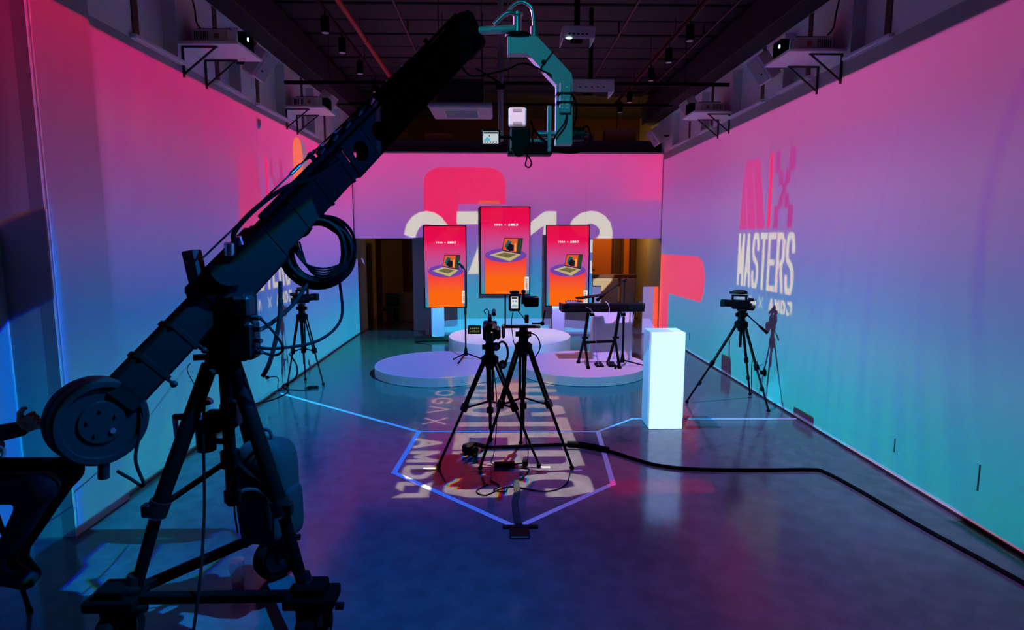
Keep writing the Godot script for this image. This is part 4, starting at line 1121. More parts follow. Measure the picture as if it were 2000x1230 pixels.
func floor_things() -> void:
	var p := [Vector2(-3.17, -8.47), Vector2(-0.915, -6.665), Vector2(-0.99, -5.465), Vector2(0.13, -4.36), Vector2(1.02, -5.16), Vector2(1.123, -6.62), Vector2(1.62, -7.1), Vector2(3.615, -7.05)]
	var runs := [[0, 1, "white floor tape from the left wall to the hexagon's corner"], [1, 2, "white floor tape on the hexagon's short left side"], [2, 3, "white floor tape on the hexagon's front left side"], [3, 4, "white floor tape on the hexagon's front right side"], [4, 5, "white floor tape on the hexagon's right side"], [1, 5, "white floor tape across the hexagon's back"], [5, 6, "short white floor tape from the hexagon towards the plinth"], [6, 7, "white floor tape from behind the plinth to the right wall"]]
	for i in runs.size():
		var w := 0.05 if i in [0, 1, 2, 3, 4] else 0.035
		single("floor_tape", strip(p[runs[i][0]], p[runs[i][1]], w, 0.001 + 0.0003 * i), M.white_tape, runs[i][2], "tape", Vector3.ZERO, 0.0, "tape lines on the floor")
	var feet := [Vector2(-0.66, -5.56), Vector2(-0.22, -5.5), Vector2(0.43, -5.57), Vector2(0.73, -5.48), Vector2(-0.12, -5.36)]
	var fl := ["left front foot of the left middle tripod", "left front foot of the right middle tripod", "right front foot of the left middle tripod", "right front foot of the right middle tripod", "spot in front of both middle tripods"]
	for i in 5: single("tape_mark", strip(feet[i] - Vector2(0.05, 0), feet[i] + Vector2(0.04, 0), 0.035, 0.0011), M.white_tape, "small white tape mark at the " + fl[i], "tape", Vector3.ZERO, 0.0, "tape marks at tripod feet")
	# thick cable
	var c := [Vector3(-0.19, 0.02, -6.08), Vector3(0.2, 0.015, -6.12), Vector3(0.73, 0.015, -6.16), Vector3(1.1, 0.015, -5.98), Vector3(1.35, 0.015, -5.72), Vector3(1.55, 0.015, -5.55), Vector3(1.9, 0.015, -5.45), Vector3(2.5, 0.015, -5.42), Vector3(2.95, 0.015, -5.42), Vector3(3.05, 0.015, -5.34), Vector3(3.13, 0.015, -4.9), Vector3(3.2, 0.015, -4.3), Vector3(3.33, 0.015, -3.55), Vector3(3.42, 0.015, -2.8)]
	single("floor_cable", MB.new().tube(curve(c, 5), 0.016, 8), M.rubber, "thick black cable running across the floor to the right", "cable")
	single("cable_sleeve", MB.new().tube(curve([Vector3(0.72, 0.03, -6.15), Vector3(0.9, 0.03, -6.1), Vector3(1.12, 0.03, -5.95)], 5), 0.03, 8), M.rubber, "dark sleeve round the thick floor cable beside the tripods", "cable")
	var run := [Vector3(0.15, 0.008, -5.25), Vector3(0.155, 0.008, -5.0), Vector3(0.13, 0.008, -4.8), Vector3(0.135, 0.008, -4.55), Vector3(0.15, 0.008, -4.4)]
	var st := MB.new()
	for i in run.size() - 1: st.bar(run[i], run[i + 1] + (run[i + 1] - run[i]).normalized() * 0.01, 0.055, 0.014, 0.004)
	single("gaffer_strip", st, M.fabric_black, "black gaffer tape strip over a cable at the hexagon's front", "tape")
	var dv := thing("floor_device", "low black box with a pale edge at the hexagon's front corner", "box", Vector3(0.15, 0.001, -4.25))
	part("plate", MB.new().box(Vector3(0, 0.012, 0.0), Vector3(0.15, 0.022, 0.13), 0.004), M.gear_black, dv)
	part("wing", MB.new().box(Vector3(0.01, 0.012, -0.1), Vector3(0.27, 0.02, 0.035), 0.004), M.gear_black, dv)
	part("edge", MB.new().box(Vector3(0.0, 0.014, 0.068), Vector3(0.13, 0.006, 0.004)), M.silver_grey, dv)
	var ad := thing("power_adapter", "black power adapter on the floor between the middle tripods", "adapter", Vector3(0.05, 0.001, -5.6), 0.05)
	part("brick", MB.new().box(Vector3(0, 0.02, 0), Vector3(0.2, 0.04, 0.07), 0.008), M.gear_black, ad)
	part("plug", MB.new().box(Vector3(0.2, 0.03, 0), Vector3(0.05, 0.055, 0.05), 0.008), M.gear_black, ad)
	part("lead", MB.new().tube([Vector3(0.1, 0.02, 0), Vector3(0.18, 0.025, 0)], 0.006, 6), M.rubber, ad)
	var gm := thing("spare_camera", "small black camera lying on the floor behind the left middle tripod", "camera", Vector3(-0.3, 0.001, -5.98), 0.6)
	part("body", MB.new().box(Vector3(0, 0.05, 0), Vector3(0.16, 0.1, 0.09), 0.02), M.gear_black, gm)
	part("lens", MB.new().cyl(Vector3(0, 0.055, 0.04), Vector3(0, 0.055, 0.11), 0.035), M.gear_black, gm)
	part("handle", MB.new().bar(Vector3(0.05, 0.08, 0), Vector3(0.2, 0.03, 0.03), 0.04, 0.04, 0.01), M.gear_black, gm)
	var th := [
		[[Vector3(0.25, 0.9, -5.76), Vector3(0.22, 0.5, -5.7), Vector3(0.28, 0.12, -5.62), Vector3(0.24, 0.008, -5.55), Vector3(0.28, 0.008, -5.5), Vector3(0.24, 0.008, -5.36), Vector3(0.2, 0.008, -5.28)], "thin black cable dropping from the right middle tripod to the adapter"],
		[[Vector3(-0.05, 0.9, -5.8), Vector3(-0.02, 0.5, -5.8), Vector3(-0.05, 0.1, -5.75), Vector3(-0.08, 0.008, -5.7), Vector3(-0.04, 0.008, -5.62)], "thin black cable dropping from the left middle tripod"],
		[[Vector3(-0.1, 0.007, -5.16), Vector3(-0.2, 0.007, -5.02), Vector3(-0.12, 0.007, -4.93), Vector3(0.0, 0.007, -5.05), Vector3(0.12, 0.007, -5.1), Vector3(0.4, 0.007, -5.0), Vector3(0.58, 0.007, -5.12), Vector3(0.66, 0.007, -5.4)], "thin black cable looping over the floor lettering in front of the tripods"],
		[[Vector3(-0.08, 0.007, -5.25), Vector3(0.0, 0.007, -5.13), Vector3(-0.05, 0.007, -5.04), Vector3(0.05, 0.007, -5.0), Vector3(0.1, 0.007, -5.12), Vector3(0.3, 0.007, -5.02)], "tangled thin cable end in front of the tripods"],
	]
	for k in th: single("thin_cable", MB.new().tube(curve(k[0], 6), 0.005, 6), M.rubber, k[1], "cable")
	# right wall fittings
	for q in [[-5.32, 0.3, 0.1, "small blank cover plate low on the right wall, farther"], [-4.38, 0.39, 0.16, "larger blank cover plate low on the right wall near the camera"], [-11.34, 0.32, 0.1, "blank cover plate on the right wall beside the plinth"]]:
		var t := thing("wall_plate", q[3], "cover plate", Vector3(XR - 0.004, q[1], q[0]))
		part("plate", MB.new().box(Vector3.ZERO, Vector3(0.008, q[2] * 1.3, q[2]), 0.002), M.dimmed_wall_paint, t)
		part("shadow_gap", MB.new().box(Vector3(0.002, 0, q[2] / 2 + 0.003), Vector3(0.004, q[2] * 1.3, 0.006)), M.matte_black, t)
	var so := thing("wall_socket", "round black wall socket with a plug low on the right wall", "socket", Vector3(XR, 0.36, -8.0))
	part("plate", MB.new().cyl(Vector3(0, 0, 0), Vector3(-0.015, 0, 0), 0.05, -1, 20), M.gear_black, so)
	part("plug", MB.new().cyl(Vector3(-0.015, 0, 0), Vector3(-0.06, 0, 0), 0.03, -1, 16), M.gear_black, so)
	single("thin_cable", MB.new().tube(curve([Vector3(XR - 0.06, 0.36, -8.0), Vector3(XR - 0.1, 0.5, -8.05), Vector3(XR - 0.12, 0.48, -8.15), Vector3(XR - 0.1, 0.25, -8.2), Vector3(XR - 0.08, 0.006, -8.2)]), 0.005, 6), M.rubber, "thin cable hanging from the round socket on the right wall", "cable")
	# left wall: socket, plug, leads and a flat adapter under the tripod
	var sl := thing("wall_socket", "small wall socket with a black plug low on the left wall", "socket", Vector3(XL, 0.3, -8.15))
	part("plate", MB.new().box(Vector3(0.004, 0, 0), Vector3(0.008, 0.12, 0.08), 0.002), M.white_plastic, sl)
	part("plug", MB.new().box(Vector3(0.03, -0.01, -0.01), Vector3(0.05, 0.04, 0.04), 0.006), M.gear_black, sl)
	single("thin_cable", MB.new().tube(curve([Vector3(XL + 0.05, 0.29, -8.17), Vector3(XL + 0.12, 0.25, -8.3), Vector3(XL + 0.08, 0.05, -8.4), Vector3(XL + 0.15, 0.007, -8.6), Vector3(-2.85, 0.007, -8.55), Vector3(-2.72, 0.012, -8.6)]), 0.006, 6), M.rubber, "black lead from the left wall socket along the floor", "cable")
	var a2 := thing("power_adapter", "black power adapter on the floor under the left wall's tripod", "adapter", Vector3(-2.72, 0.001, -8.68), 0.1)
	part("brick", MB.new().box(Vector3(0, 0.018, 0), Vector3(0.16, 0.035, 0.06), 0.008), M.gear_black, a2)
	part("lead", MB.new().tube([Vector3(-0.08, 0.018, 0), Vector3(-0.12, 0.014, 0.03)], 0.006, 6), M.rubber, a2)
	single("wire", MB.new().tube(curve([Vector3(-1.72, 1.2, -3.25), Vector3(-2.0, 0.95, -4.0), Vector3(-2.6, 0.8, -5.2), Vector3(-3.12, 0.86, -6.0), Vector3(XL + 0.01, 0.9, -6.2)], 8), 0.004, 6), M.rubber, "thin wire slung from the crane to the left wall", "cable")

# ------------------------------------------------------------------ overhead
func overhead() -> void:
	# sprinkler pipes and beams along and across the room
	for k in [[-1.94, "red sprinkler pipe running along the ceiling's left half"], [2.52, "red sprinkler pipe running along the ceiling's right half"]]:
		var t := thing("sprinkler_pipe", k[1], "pipe", Vector3(k[0], 5.04, -13.2))
		part("pipe", MB.new().cyl(Vector3.ZERO, Vector3(0, 0, 12.5), 0.035, -1, 12), M.red_paint, t)
		for i in 5:
			part("coupling", MB.new().cyl(Vector3(0, 0, 1.2 + i * 2.6), Vector3(0, 0, 1.32 + i * 2.6), 0.045, -1, 12), M.red_paint, t)
			part("hanger", MB.new().cyl(Vector3(0, 0.03, 1.6 + i * 2.6), Vector3(0, 0.24, 1.6 + i * 2.6), 0.006, -1, 6), M.dark_metal, t)
	var lab := ["black track rail along the ceiling's left side", "black track rail along the ceiling's right side"]
	for i in 2:
		var x: float = [-2.08, 2.4][i]
		var t := thing("track_rail", lab[i], "rail", Vector3(x, 4.9, -13.0))
		part("rail", MB.new().box(Vector3(0, 0, 5.5), Vector3(0.04, 0.035, 11.0), 0.004), M.gear_black, t)
		for k in 5: part("hanger", MB.new().cyl(Vector3(0, 0.01, 0.8 + k * 2.3), Vector3(0, 0.39, 0.8 + k * 2.3), 0.005, -1, 6), M.dark_metal, t)
	var zs := [[-7.7, -8.5, -9.55, -10.7], [-7.9, -8.85, -9.85, -11.4, -12.3]]
	var order := ["nearest", "second", "third", "fourth", "farthest"]
	for i in 2:
		for k in zs[i].size():
			var t := thing("track_spotlight", "black cylinder spotlight, unlit, %s to the camera on the %s rail" % [order[k], ["left", "right"][i]], "spotlight", Vector3([-2.08, 2.4][i], 4.88, zs[i][k]), 0.0, "unlit track spotlights")
			part("stem", MB.new().cyl(Vector3(0, 0, 0), Vector3(0, -0.06, 0), 0.01, -1, 8), M.gear_black, t)
			part("can", MB.new().lathe([Vector2(0.04, -0.245), Vector2(0.05, -0.25), Vector2(0.05, -0.06), Vector2(0.02, -0.05), Vector2(0, -0.05)], 18), M.gear_black, t)
			part("lens", MB.new().cyl(Vector3(0, -0.246, 0), Vector3(0, -0.25, 0), 0.042, -1, 18), M.white_plastic, t, "pale unlit lens")
	for k in [[-6.2, 4.72, 0.55, 3.4, "black crossbar near the crane's tip below the deck"], [-9.2, 4.42, -3.1, 3.4, "long black crossbar in front of the ceiling unit"], [-12.2, 4.75, -3.1, 3.4, "black crossbar over the stage near the back wall"]]:
		var cr := thing("crossbar", k[4], "pipe", Vector3(k[2], k[1], k[0]))
		part("pipe", MB.new().cyl(Vector3(0, 0, 0), Vector3(k[3] - k[2], 0, 0), 0.028, -1, 10), M.gear_black, cr)
		for i in 3: part("hanger", MB.new().cyl(Vector3((k[3] - k[2]) * (0.1 + 0.4 * i), 0.02, 0), Vector3((k[3] - k[2]) * (0.1 + 0.4 * i), 5.29 - k[1], 0), 0.006, -1, 6), M.dark_metal, cr)
	for k in 3:
		var t := thing("conduit", ["thin ceiling conduit left of the middle", "thin ceiling conduit right of the middle", "thin ceiling conduit near the right wall"][k], "pipe", Vector3([-1.3, 1.75, 3.0][k], 5.1, -13.0))
		part("pipe", MB.new().cyl(Vector3.ZERO, Vector3(0, 0, 11.5), 0.018, -1, 8), M.dark_metal, t)
		for i in 4: part("clip", MB.new().box(Vector3(0, 0.09, 1.0 + i * 2.8), Vector3(0.02, 0.18, 0.03)), M.dark_metal, t)
	# air unit
	var ac := thing("air_unit", "boxy grey ceiling air unit with a wide slotted face", "air conditioner", Vector3(-0.5, 3.86, -8.6))
	part("face", MB.new().box(Vector3(0, 0.05, 0), Vector3(0.84, 0.07, 0.84), 0.02), M.silver_grey, ac)
	part("case", MB.new().box(Vector3(0, 0.24, 0), Vector3(0.62, 0.32, 0.62), 0.01), M.dark_metal, ac)
	part("grille", MB.new().box(Vector3(0, 0.012, 0), Vector3(0.46, 0.01, 0.46), 0.003), M.white_plastic, ac)
	for k in 8: part("slat", MB.new().box(Vector3(0, 0.004, -0.2 + k * 0.057), Vector3(0.44, 0.008, 0.012)), M.silver_grey, ac)
	for k in [[-0.28, -0.28], [0.28, -0.28], [-0.28, 0.28], [0.28, 0.28]]: part("hanger", MB.new().cyl(Vector3(k[0], 0.39, k[1]), Vector3(k[0], 1.43, k[1]), 0.006, -1, 6), M.dark_metal, ac)
	# hanging pole with clamps
	var hp := thing("hanging_pole", "pale vertical pole hung from the ceiling behind the crane's head", "pole", Vector3(0.03, 3.45, -8.2))
	part("pole", MB.new().cyl(Vector3.ZERO, Vector3(0, 1.83, 0), 0.035, -1, 12), M.silver_grey, hp)
	part("thin_pole", MB.new().cyl(Vector3(0.1, 0.9, 0.02), Vector3(0.1, 1.83, 0.02), 0.012, -1, 8), M.silver_grey, hp)
	part("clamp", MB.new().box(Vector3(0, 0.68, 0.02), Vector3(0.12, 0.07, 0.1), 0.01).cyl(Vector3(0, 0.72, 0.06), Vector3(-0.32, 0.9, 0.06), 0.012), M.gear_black, hp)
	part("shackle", MB.new().tube([Vector3(-0.03, 0.8, 0.05), Vector3(-0.03, 1.15, 0.05), Vector3(0.0, 1.2, 0.05), Vector3(0.03, 1.15, 0.05), Vector3(0.03, 0.8, 0.05), Vector3(0, 0.75, 0.05)], 0.009, 6, true), M.bare_metal, hp)
	# loudspeakers on the walls
	for k in [[Vector3(XL + 0.02, 4.3, -7.75), 1.0, "white tilted loudspeaker under the left wall's nearer projector shelf"], [Vector3(XL + 0.02, 4.45, -10.6), 1.0, "white tilted loudspeaker past the left wall's farther shelf"], [Vector3(XR - 0.02, 4.32, -7.85), -1.0, "white tilted loudspeaker beside the right wall's nearer shelf"], [Vector3(XR - 0.02, 4.42, -10.75), -1.0, "white tilted loudspeaker past the right wall's farther shelf"], [Vector3(XR - 0.02, 4.32, -13.1), -1.0, "white loudspeaker high in the far right corner"]]:
		var t := thing("loudspeaker", k[2], "loudspeaker", k[0], 0.0, "wall loudspeakers")
		var tilt := Basis(Vector3(0, 0, 1), -k[1] * 0.62) * Basis(Vector3.UP, k[1] * -0.3)
		var ct := Vector3(k[1] * 0.28, -0.02, 0)
		part("cabinet", MB.new().box(ct, Vector3(0.2, 0.34, 0.24), 0.015, tilt), M.white_plastic, t)
		part("grille", MB.new().box(ct + tilt * Vector3(k[1] * 0.102, 0, 0), Vector3(0.01, 0.3, 0.2), 0.004, tilt), M.silver_grey, t)
		part("badge", MB.new().box(ct + tilt * Vector3(k[1] * 0.108, -0.05, 0.03), Vector3(0.004, 0.02, 0.03), 0.0, tilt), M.gear_black, t)
		part("bracket", MB.new().bar(Vector3(0, 0, 0), ct, 0.04, 0.04, 0.004), M.dark_metal, t)
	for k in 2:
		single("hanging_cable", MB.new().tube(curve([Vector3([XL + 0.06, XR - 0.06][k], 4.7, -6.6), Vector3([XL + 0.12, XR - 0.12][k], 4.5, -6.55), Vector3([XL + 0.1, XR - 0.1][k], 4.38, -6.62), Vector3([XL + 0.14, XR - 0.14][k], 4.315, -6.66)]), 0.008, 6), M.rubber, ["black cable dropping to the left wall's nearer projector", "black cable dropping to the right wall's nearer projector"][k], "cable")

# ------------------------------------------------------------------ the room behind the openings
func back_room() -> void:
	var bulb := thing("ceiling_lamp", "small warm ceiling lamp in the room behind the right opening", "lamp", Vector3(2.9, 2.75, -15.2))
	part("bulb", MB.new().ball(Vector3.ZERO, Vector3(0.06, 0.06, 0.06)), glow("warm_bulb", Color(1.0, 0.72, 0.35), 4.0), bulb)
	part("stem", MB.new().cyl(Vector3(0, 0.06, 0), Vector3(0, 2.6, 0), 0.008, -1, 6), M.gear_black, bulb)
	var l := OmniLight3D.new()
	l.name = "warm_light"
	l.light_color = Color(1.0, 0.74, 0.4); l.light_energy = 1.5; l.light_size = 0.05; l.omni_range = 12.0; l.shadow_enabled = true
	bulb.add_child(l)
	# right: glazed orange door, beige cabinet, white boards
	var d := thing("glazed_door", "orange lit door in the dark frame behind the right opening", "door", Vector3(2.9, 0, -16.7))
	part("leaf", MB.new().box(Vector3(-0.1, 1.2, 0), Vector3(0.62, 2.4, 0.05), 0.004), mat("amber_panel", Color(0.85, 0.45, 0.06), 0.5), d)
	for k in [-0.44, 0.28, 0.5]: part("frame", MB.new().box(Vector3(k, 1.2, 0.04), Vector3(0.07, 2.4, 0.08), 0.005), M.brown_wood, d)
	part("side_panel", MB.new().box(Vector3(0.62, 1.2, 0), Vector3(0.16, 2.4, 0.05), 0.004), M.amber_panel, d)
	part("handle", MB.new().bar(Vector3(-0.34, 1.3, 0.05), Vector3(-0.25, 1.3, 0.05), 0.02, 0.02), M.dark_metal, d)
	single("low_cabinet", MB.new().box(Vector3(0, 0.6, 0), Vector3(0.66, 1.2, 0.4), 0.006), M.beige_paint, "beige cabinet standing in the right opening", "cabinet", Vector3(2.55, 0.001, -14.7))
	single("counter_shelf", MB.new().box(Vector3(0, 0, 0), Vector3(1.2, 0.08, 0.3), 0.006), M.brown_wood, "dark counter ledge below the orange door", "shelf", Vector3(2.75, 1.245, -14.75))
	single("panel_board", MB.new().box(Vector3(0, 0.6, 0), Vector3(0.34, 1.2, 0.04), 0.004), mat("pink_beige", Color(0.66, 0.52, 0.46), 0.8), "pinkish board standing right of the beige cabinet", "board", Vector3(3.1, 0.001, -14.4))
	single("panel_board", MB.new().box(Vector3(0, 0.55, 0), Vector3(0.35, 1.1, 0.05), 0.003), M.dimmed_wall_paint, "white low board at the right edge of the right opening", "board", Vector3(3.445, 0.001, ZB - 0.06))
	single("panel_board", MB.new().box(Vector3(0, 0.55, 0), Vector3(0.2, 1.1, 0.05), 0.003), M.dimmed_wall_paint, "narrow white low board at the left edge of the right opening", "board", Vector3(2.21, 0.001, ZB - 0.06))
	single("leaning_stand", MB.new().bar(Vector3(-0.12, 0.0, 0), Vector3(0.16, 0.66, -0.1), 0.05, 0.03, 0.005), M.gear_black, "black folded stand leaning in the right opening", "stand", Vector3(3.12, 0.02, -14.0))
	# left: door, low cabinet, dark chair
	var ld := thing("wooden_door", "reddish brown door standing open behind the left opening", "door", Vector3(-2.95, 0, -15.6), deg_to_rad(58))
	part("leaf", MB.new().box(Vector3(0.3, 1.05, 0), Vector3(0.8, 2.1, 0.05), 0.004), M.brown_wood, ld)
	part("handle", MB.new().cyl(Vector3(0.62, 1.0, 0.03), Vector3(0.62, 1.0, 0.07), 0.02), M.bare_metal, ld)
	var cb := thing("drawer_cabinet", "low brown cabinet behind the left opening", "cabinet", Vector3(-2.2, 0.001, -15.8))
	part("body", MB.new().box(Vector3(0, 0.38, 0), Vector3(0.8, 0.74, 0.4), 0.006), M.cardboard, cb)
	for k in 2: part("drawer", MB.new().box(Vector3(0, 0.22 + k * 0.34, 0.205), Vector3(0.74, 0.3, 0.02), 0.004), M.cardboard, cb)
	var ch := thing("office_chair", "dark office chair behind the left opening", "chair", Vector3(-2.7, 0.001, -15.2))
	part("seat", MB.new().box(Vector3(0, 0.4, 0), Vector3(0.4, 0.07, 0.4), 0.02), M.fabric_black, ch)
	part("backrest", MB.new().box(Vector3(0, 0.62, -0.18), Vector3(0.36, 0.3, 0.05), 0.02), M.fabric_black, ch)
	part("post", MB.new().cyl(Vector3(0, 0.08, 0), Vector3(0, 0.37, 0), 0.03), M.dark_metal, ch)
	for k in 5: part("leg", MB.new().bar(Vector3(0, 0.08, 0), Vector3(cos(k * 1.257) * 0.26, 0.02, sin(k * 1.257) * 0.26), 0.035, 0.03, 0.004), M.dark_metal, ch)
	single("wall_pillar", MB.new().box(Vector3(0, 1.08, 0), Vector3(0.3, 2.16, 0.2), 0.004), M.dimmed_wall_paint, "white pillar just inside the left opening, right of the door", "pillar", Vector3(-1.85, 0.001, -14.2))
	# boxes on the ledge above the back wall
	for k in [[-2.3, 0.5, 0.22, "flat brown box on the ledge above the back wall, leftmost"], [-1.35, 0.6, 0.2, "flat brown box on the ledge above the back wall, second from left"], [1.9, 0.5, 0.2, "brown box on the ledge above the back wall, right of the crane's head"], [2.75, 0.7, 0.3, "brown bundle on the ledge above the back wall near the right corner"]]:
		single("cardboard_box", MB.new().box(Vector3(0, k[2] / 2, 0), Vector3(k[1], k[2], 0.3), 0.006), M.cardboard, k[3], "box", Vector3(k[0], 4.3, -14.1), 0.0, "boxes on the ledge")
	struct("trim_3", MB.new().box(Vector3(0.215, 4.17, -14.0), Vector3(6.8, 0.26, 0.6)), M.deck_black)

# ------------------------------------------------------------------ camera crane
func pillow(b: MB, ct: Vector3, r: Vector3, e := 0.45, seg := 28, rows := 18) -> MB:     # a box with soft, swollen sides
	var f := func(u: float, v: float) -> Vector3:
		var c := Vector3(cos(v) * cos(u), sin(v), cos(v) * sin(u))
		var m := Vector3(signf(c.x) * pow(absf(c.x), e), signf(c.y) * pow(absf(c.y), e), signf(c.z) * pow(absf(c.z), e))
		return ct + m * r
	var nn := func(u: float, v: float) -> Vector3:
		var c := Vector3(cos(v) * cos(u), sin(v), cos(v) * sin(u))
		return Vector3(signf(c.x) * pow(absf(c.x), 2.0 - e) / r.x, signf(c.y) * pow(absf(c.y), 2.0 - e) / r.y, signf(c.z) * pow(absf(c.z), 2.0 - e) / r.z).normalized()
	for j in rows:
		for i in seg:
			var u0 := TAU * i / seg
			var u1 := TAU * (i + 1) / seg
			var v0 := -PI / 2 + PI * j / rows
			var v1 := -PI / 2 + PI * (j + 1) / rows
			if j > 0: b.tri(f.call(u0, v0), f.call(u1, v0), f.call(u1, v1), nn.call(u0, v0), nn.call(u1, v0), nn.call(u1, v1))
			if j < rows - 1: b.tri(f.call(u0, v0), f.call(u1, v1), f.call(u0, v1), nn.call(u0, v0), nn.call(u1, v1), nn.call(u0, v1))
	return b

func crane() -> void:
	var at := Vector3(-1.48, 0, -3.25)
	var t := thing("camera_crane", "tall black camera crane on a wheeled tripod, its boom rising to the ceiling", "camera crane", at)
	var apex := Vector3(-1.485, 1.58, -3.24)
	# dolly: three wheels and the beams between them
	var wh := [Vector3(-2.0, 0.14, -2.98), Vector3(-0.985, 0.14, -2.98), Vector3(-1.45, 0.14, -3.72)]
	var mid := Vector3(-1.48, 0, -3.25)
	for k in 3:
		var w: Vector3 = wh[k]
		var ax := Vector3(0.98, 0, 0.2).normalized() if k < 2 else Vector3(0.7, 0, 0.7).normalized()
		var turn := Basis(Vector3.FORWARD.cross(ax).normalized() if absf(ax.z) < 0.9 else Vector3.RIGHT, 0)
		turn = Basis(Quaternion(Vector3.UP, ax))
		var o := part("wheel", W(at).lathe([Vector2(0.085, -0.045), Vector2(0.12, -0.05), Vector2(0.139, -0.03), Vector2(0.14, 0.0), Vector2(0.139, 0.03), Vector2(0.12, 0.05), Vector2(0.085, 0.045)], 32, w, turn), M.rubber, t, "black rubber wheel")
		part("hub", W(at).lathe([Vector2(0, -0.042), Vector2(0.085, -0.042), Vector2(0.088, 0.0), Vector2(0.085, 0.042), Vector2(0, 0.042)], 24, w, turn), M.dark_metal, o)
		part("axle_nut", W(at).cyl(w - ax * 0.085, w + ax * 0.085, 0.018, -1, 10), M.bare_metal, o)
		var f := part("wheel_fork", W(at).box(w + Vector3(0, 0.185, 0), Vector3(0.26, 0.06, 0.17), 0.008).box(w + ax * 0.075 + Vector3(0, 0.08, 0), Vector3(0.02, 0.2, 0.06), 0.004, Basis(Quaternion(Vector3.RIGHT, ax))).box(w - ax * 0.075 + Vector3(0, 0.08, 0), Vector3(0.02, 0.2, 0.06), 0.004, Basis(Quaternion(Vector3.RIGHT, ax))).box(w + Vector3(0, 0.235, 0), Vector3(0.15, 0.06, 0.13), 0.008), M.boom_black, t)
		part("brake_knob", W(at).cyl(w + Vector3(0.13, 0.15, 0.03), w + Vector3(0.17, 0.15, 0.03), 0.02, -1, 12), M.gear_black, f)
	for q in [[0, 1], [0, 2], [1, 2]]:
		part("dolly_beam", W(at).bar(wh[q[0]] + Vector3(0, 0.19, 0), wh[q[1]] + Vector3(0, 0.19, 0), 0.05, 0.05, 0.006), M.boom_black, t)
	# tripod
	var ends := [Vector3(-1.93, 0.4, -3.0), Vector3(-1.02, 0.4, -3.0), Vector3(-1.455, 0.4, -3.68)]
	for e in ends:
		var out: Vector3 = Vector3(e.x - apex.x, 0, e.z - apex.z).normalized() * 0.07
		var s: Vector3 = apex + out - Vector3(0, 0.06, 0)
		var m: Vector3 = s.lerp(e, 0.66)
		var l := part("leg", W(at).cyl(s, m, 0.042, 0.04, 18).cyl(m, e - Vector3(0, 0.1, 0), 0.031, 0.03, 16), M.boom_black, t)
		part("leg_collar", W(at).cyl(m.lerp(s, 0.05), m.lerp(e, 0.1), 0.053, -1, 18).box(m + out * 0.7, Vector3(0.05, 0.07, 0.05), 0.008), M.gear_black, l)
		part("silver_ring", W(at).cyl(m.lerp(e, 0.11), m.lerp(e, 0.135), 0.036, -1, 18), M.bare_metal, l)
		part("foot_joint", W(at).ball(e - Vector3(0, 0.03, 0), Vector3(0.05, 0.05, 0.05)).cyl(e - Vector3(0, 0.03, 0), e + Vector3(0, 0.04, 0) - out * 0.3, 0.042, 0.036, 14), M.gear_black, l)
		part("spreader_arm", W(at).cyl(m.lerp(s, 0.0), Vector3(apex.x, 0.98, apex.z - 0.02), 0.016, -1, 10), M.boom_black, t)
	part("centre_column", W(at).cyl(apex, Vector3(apex.x, 0.72, apex.z), 0.032, -1, 16).cyl(Vector3(apex.x, 0.94, apex.z), Vector3(apex.x, 1.03, apex.z), 0.05, -1, 16).cyl(Vector3(apex.x, 0.74, apex.z), Vector3(apex.x, 0.8, apex.z), 0.045, -1, 16), M.boom_black, t)
	part("column_clamp", W(at).box(Vector3(apex.x - 0.07, 1.2, apex.z), Vector3(0.08, 0.12, 0.07), 0.01).box(Vector3(apex.x + 0.02, 1.24, apex.z), Vector3(0.09, 0.14, 0.09), 0.01), M.gear_black, t)
	# turning head
	var h := part("pan_base", W(at).cyl(apex - Vector3(0, 0.1, 0), apex + Vector3(0, 0.03, 0), 0.085, -1, 24).cyl(apex + Vector3(0, 0.03, 0), apex + Vector3(0, 0.1, 0), 0.12, -1, 28), M.boom_black, t)
	for k in 5:
		var an := TAU * k / 5 + 0.4
		part("clamp_knob", W(at).cyl(apex + Vector3(cos(an) * 0.08, -0.02 - 0.06 * (k % 2), sin(an) * 0.08), apex + Vector3(cos(an) * 0.15, -0.02 - 0.06 * (k % 2), sin(an) * 0.15), 0.017, -1, 10), M.gear_black, h)
	part("yoke", W(at).box(Vector3(-1.475, 1.83, -3.25), Vector3(0.2, 0.3, 0.22), 0.02).box(Vector3(-1.4, 1.78, -3.2), Vector3(0.2, 0.26, 0.16), 0.02).box(Vector3(-1.56, 1.86, -3.22), Vector3(0.12, 0.2, 0.16), 0.02), M.boom_black, t)
	part("control_box", W(at).box(Vector3(-1.345, 1.66, -3.18), Vector3(0.13, 0.2, 0.12), 0.014).box(Vector3(-1.33, 1.84, -3.16), Vector3(0.09, 0.11, 0.1), 0.014), M.gear_black, t)
	for k in 4: part("connector", W(at).cyl(Vector3(-1.29, 1.6 + k * 0.06, -3.16), Vector3(-1.24, 1.6 + k * 0.06, -3.14), 0.013, -1, 10), M.dark_metal, t)
	part("tilt_block", W(at).box(Vector3(-1.585, 2.03, -3.2), Vector3(0.065, 0.2, 0.09), 0.006, Basis(Vector3(0, 0, 1), 0.16)), M.brown_wood, t, "brown upright block at the pivot")
	var half := PackedVector2Array()
	for k in 17: half.append(Vector2(-cos(PI * k / 16) * 0.11, -sin(PI * k / 16) * 0.11))
	var sc := part("tilt_scale", MB.new().prism(half, 0.02), M.boom_black, t, "black half-round scale plate at the pivot")
	# boom: x along it, y its upper side, z towards the camera
	var A := Vector3(-1.46, 1.934, -3.25)
	var T := Vector3(-0.26, 3.668, -4.75)
	var u := (T - A).normalized()
	var n := u.cross(Vector3.UP).normalized()
	var wv := n.cross(u)
	var fr := Transform3D(Basis(u, wv, n), A - at)
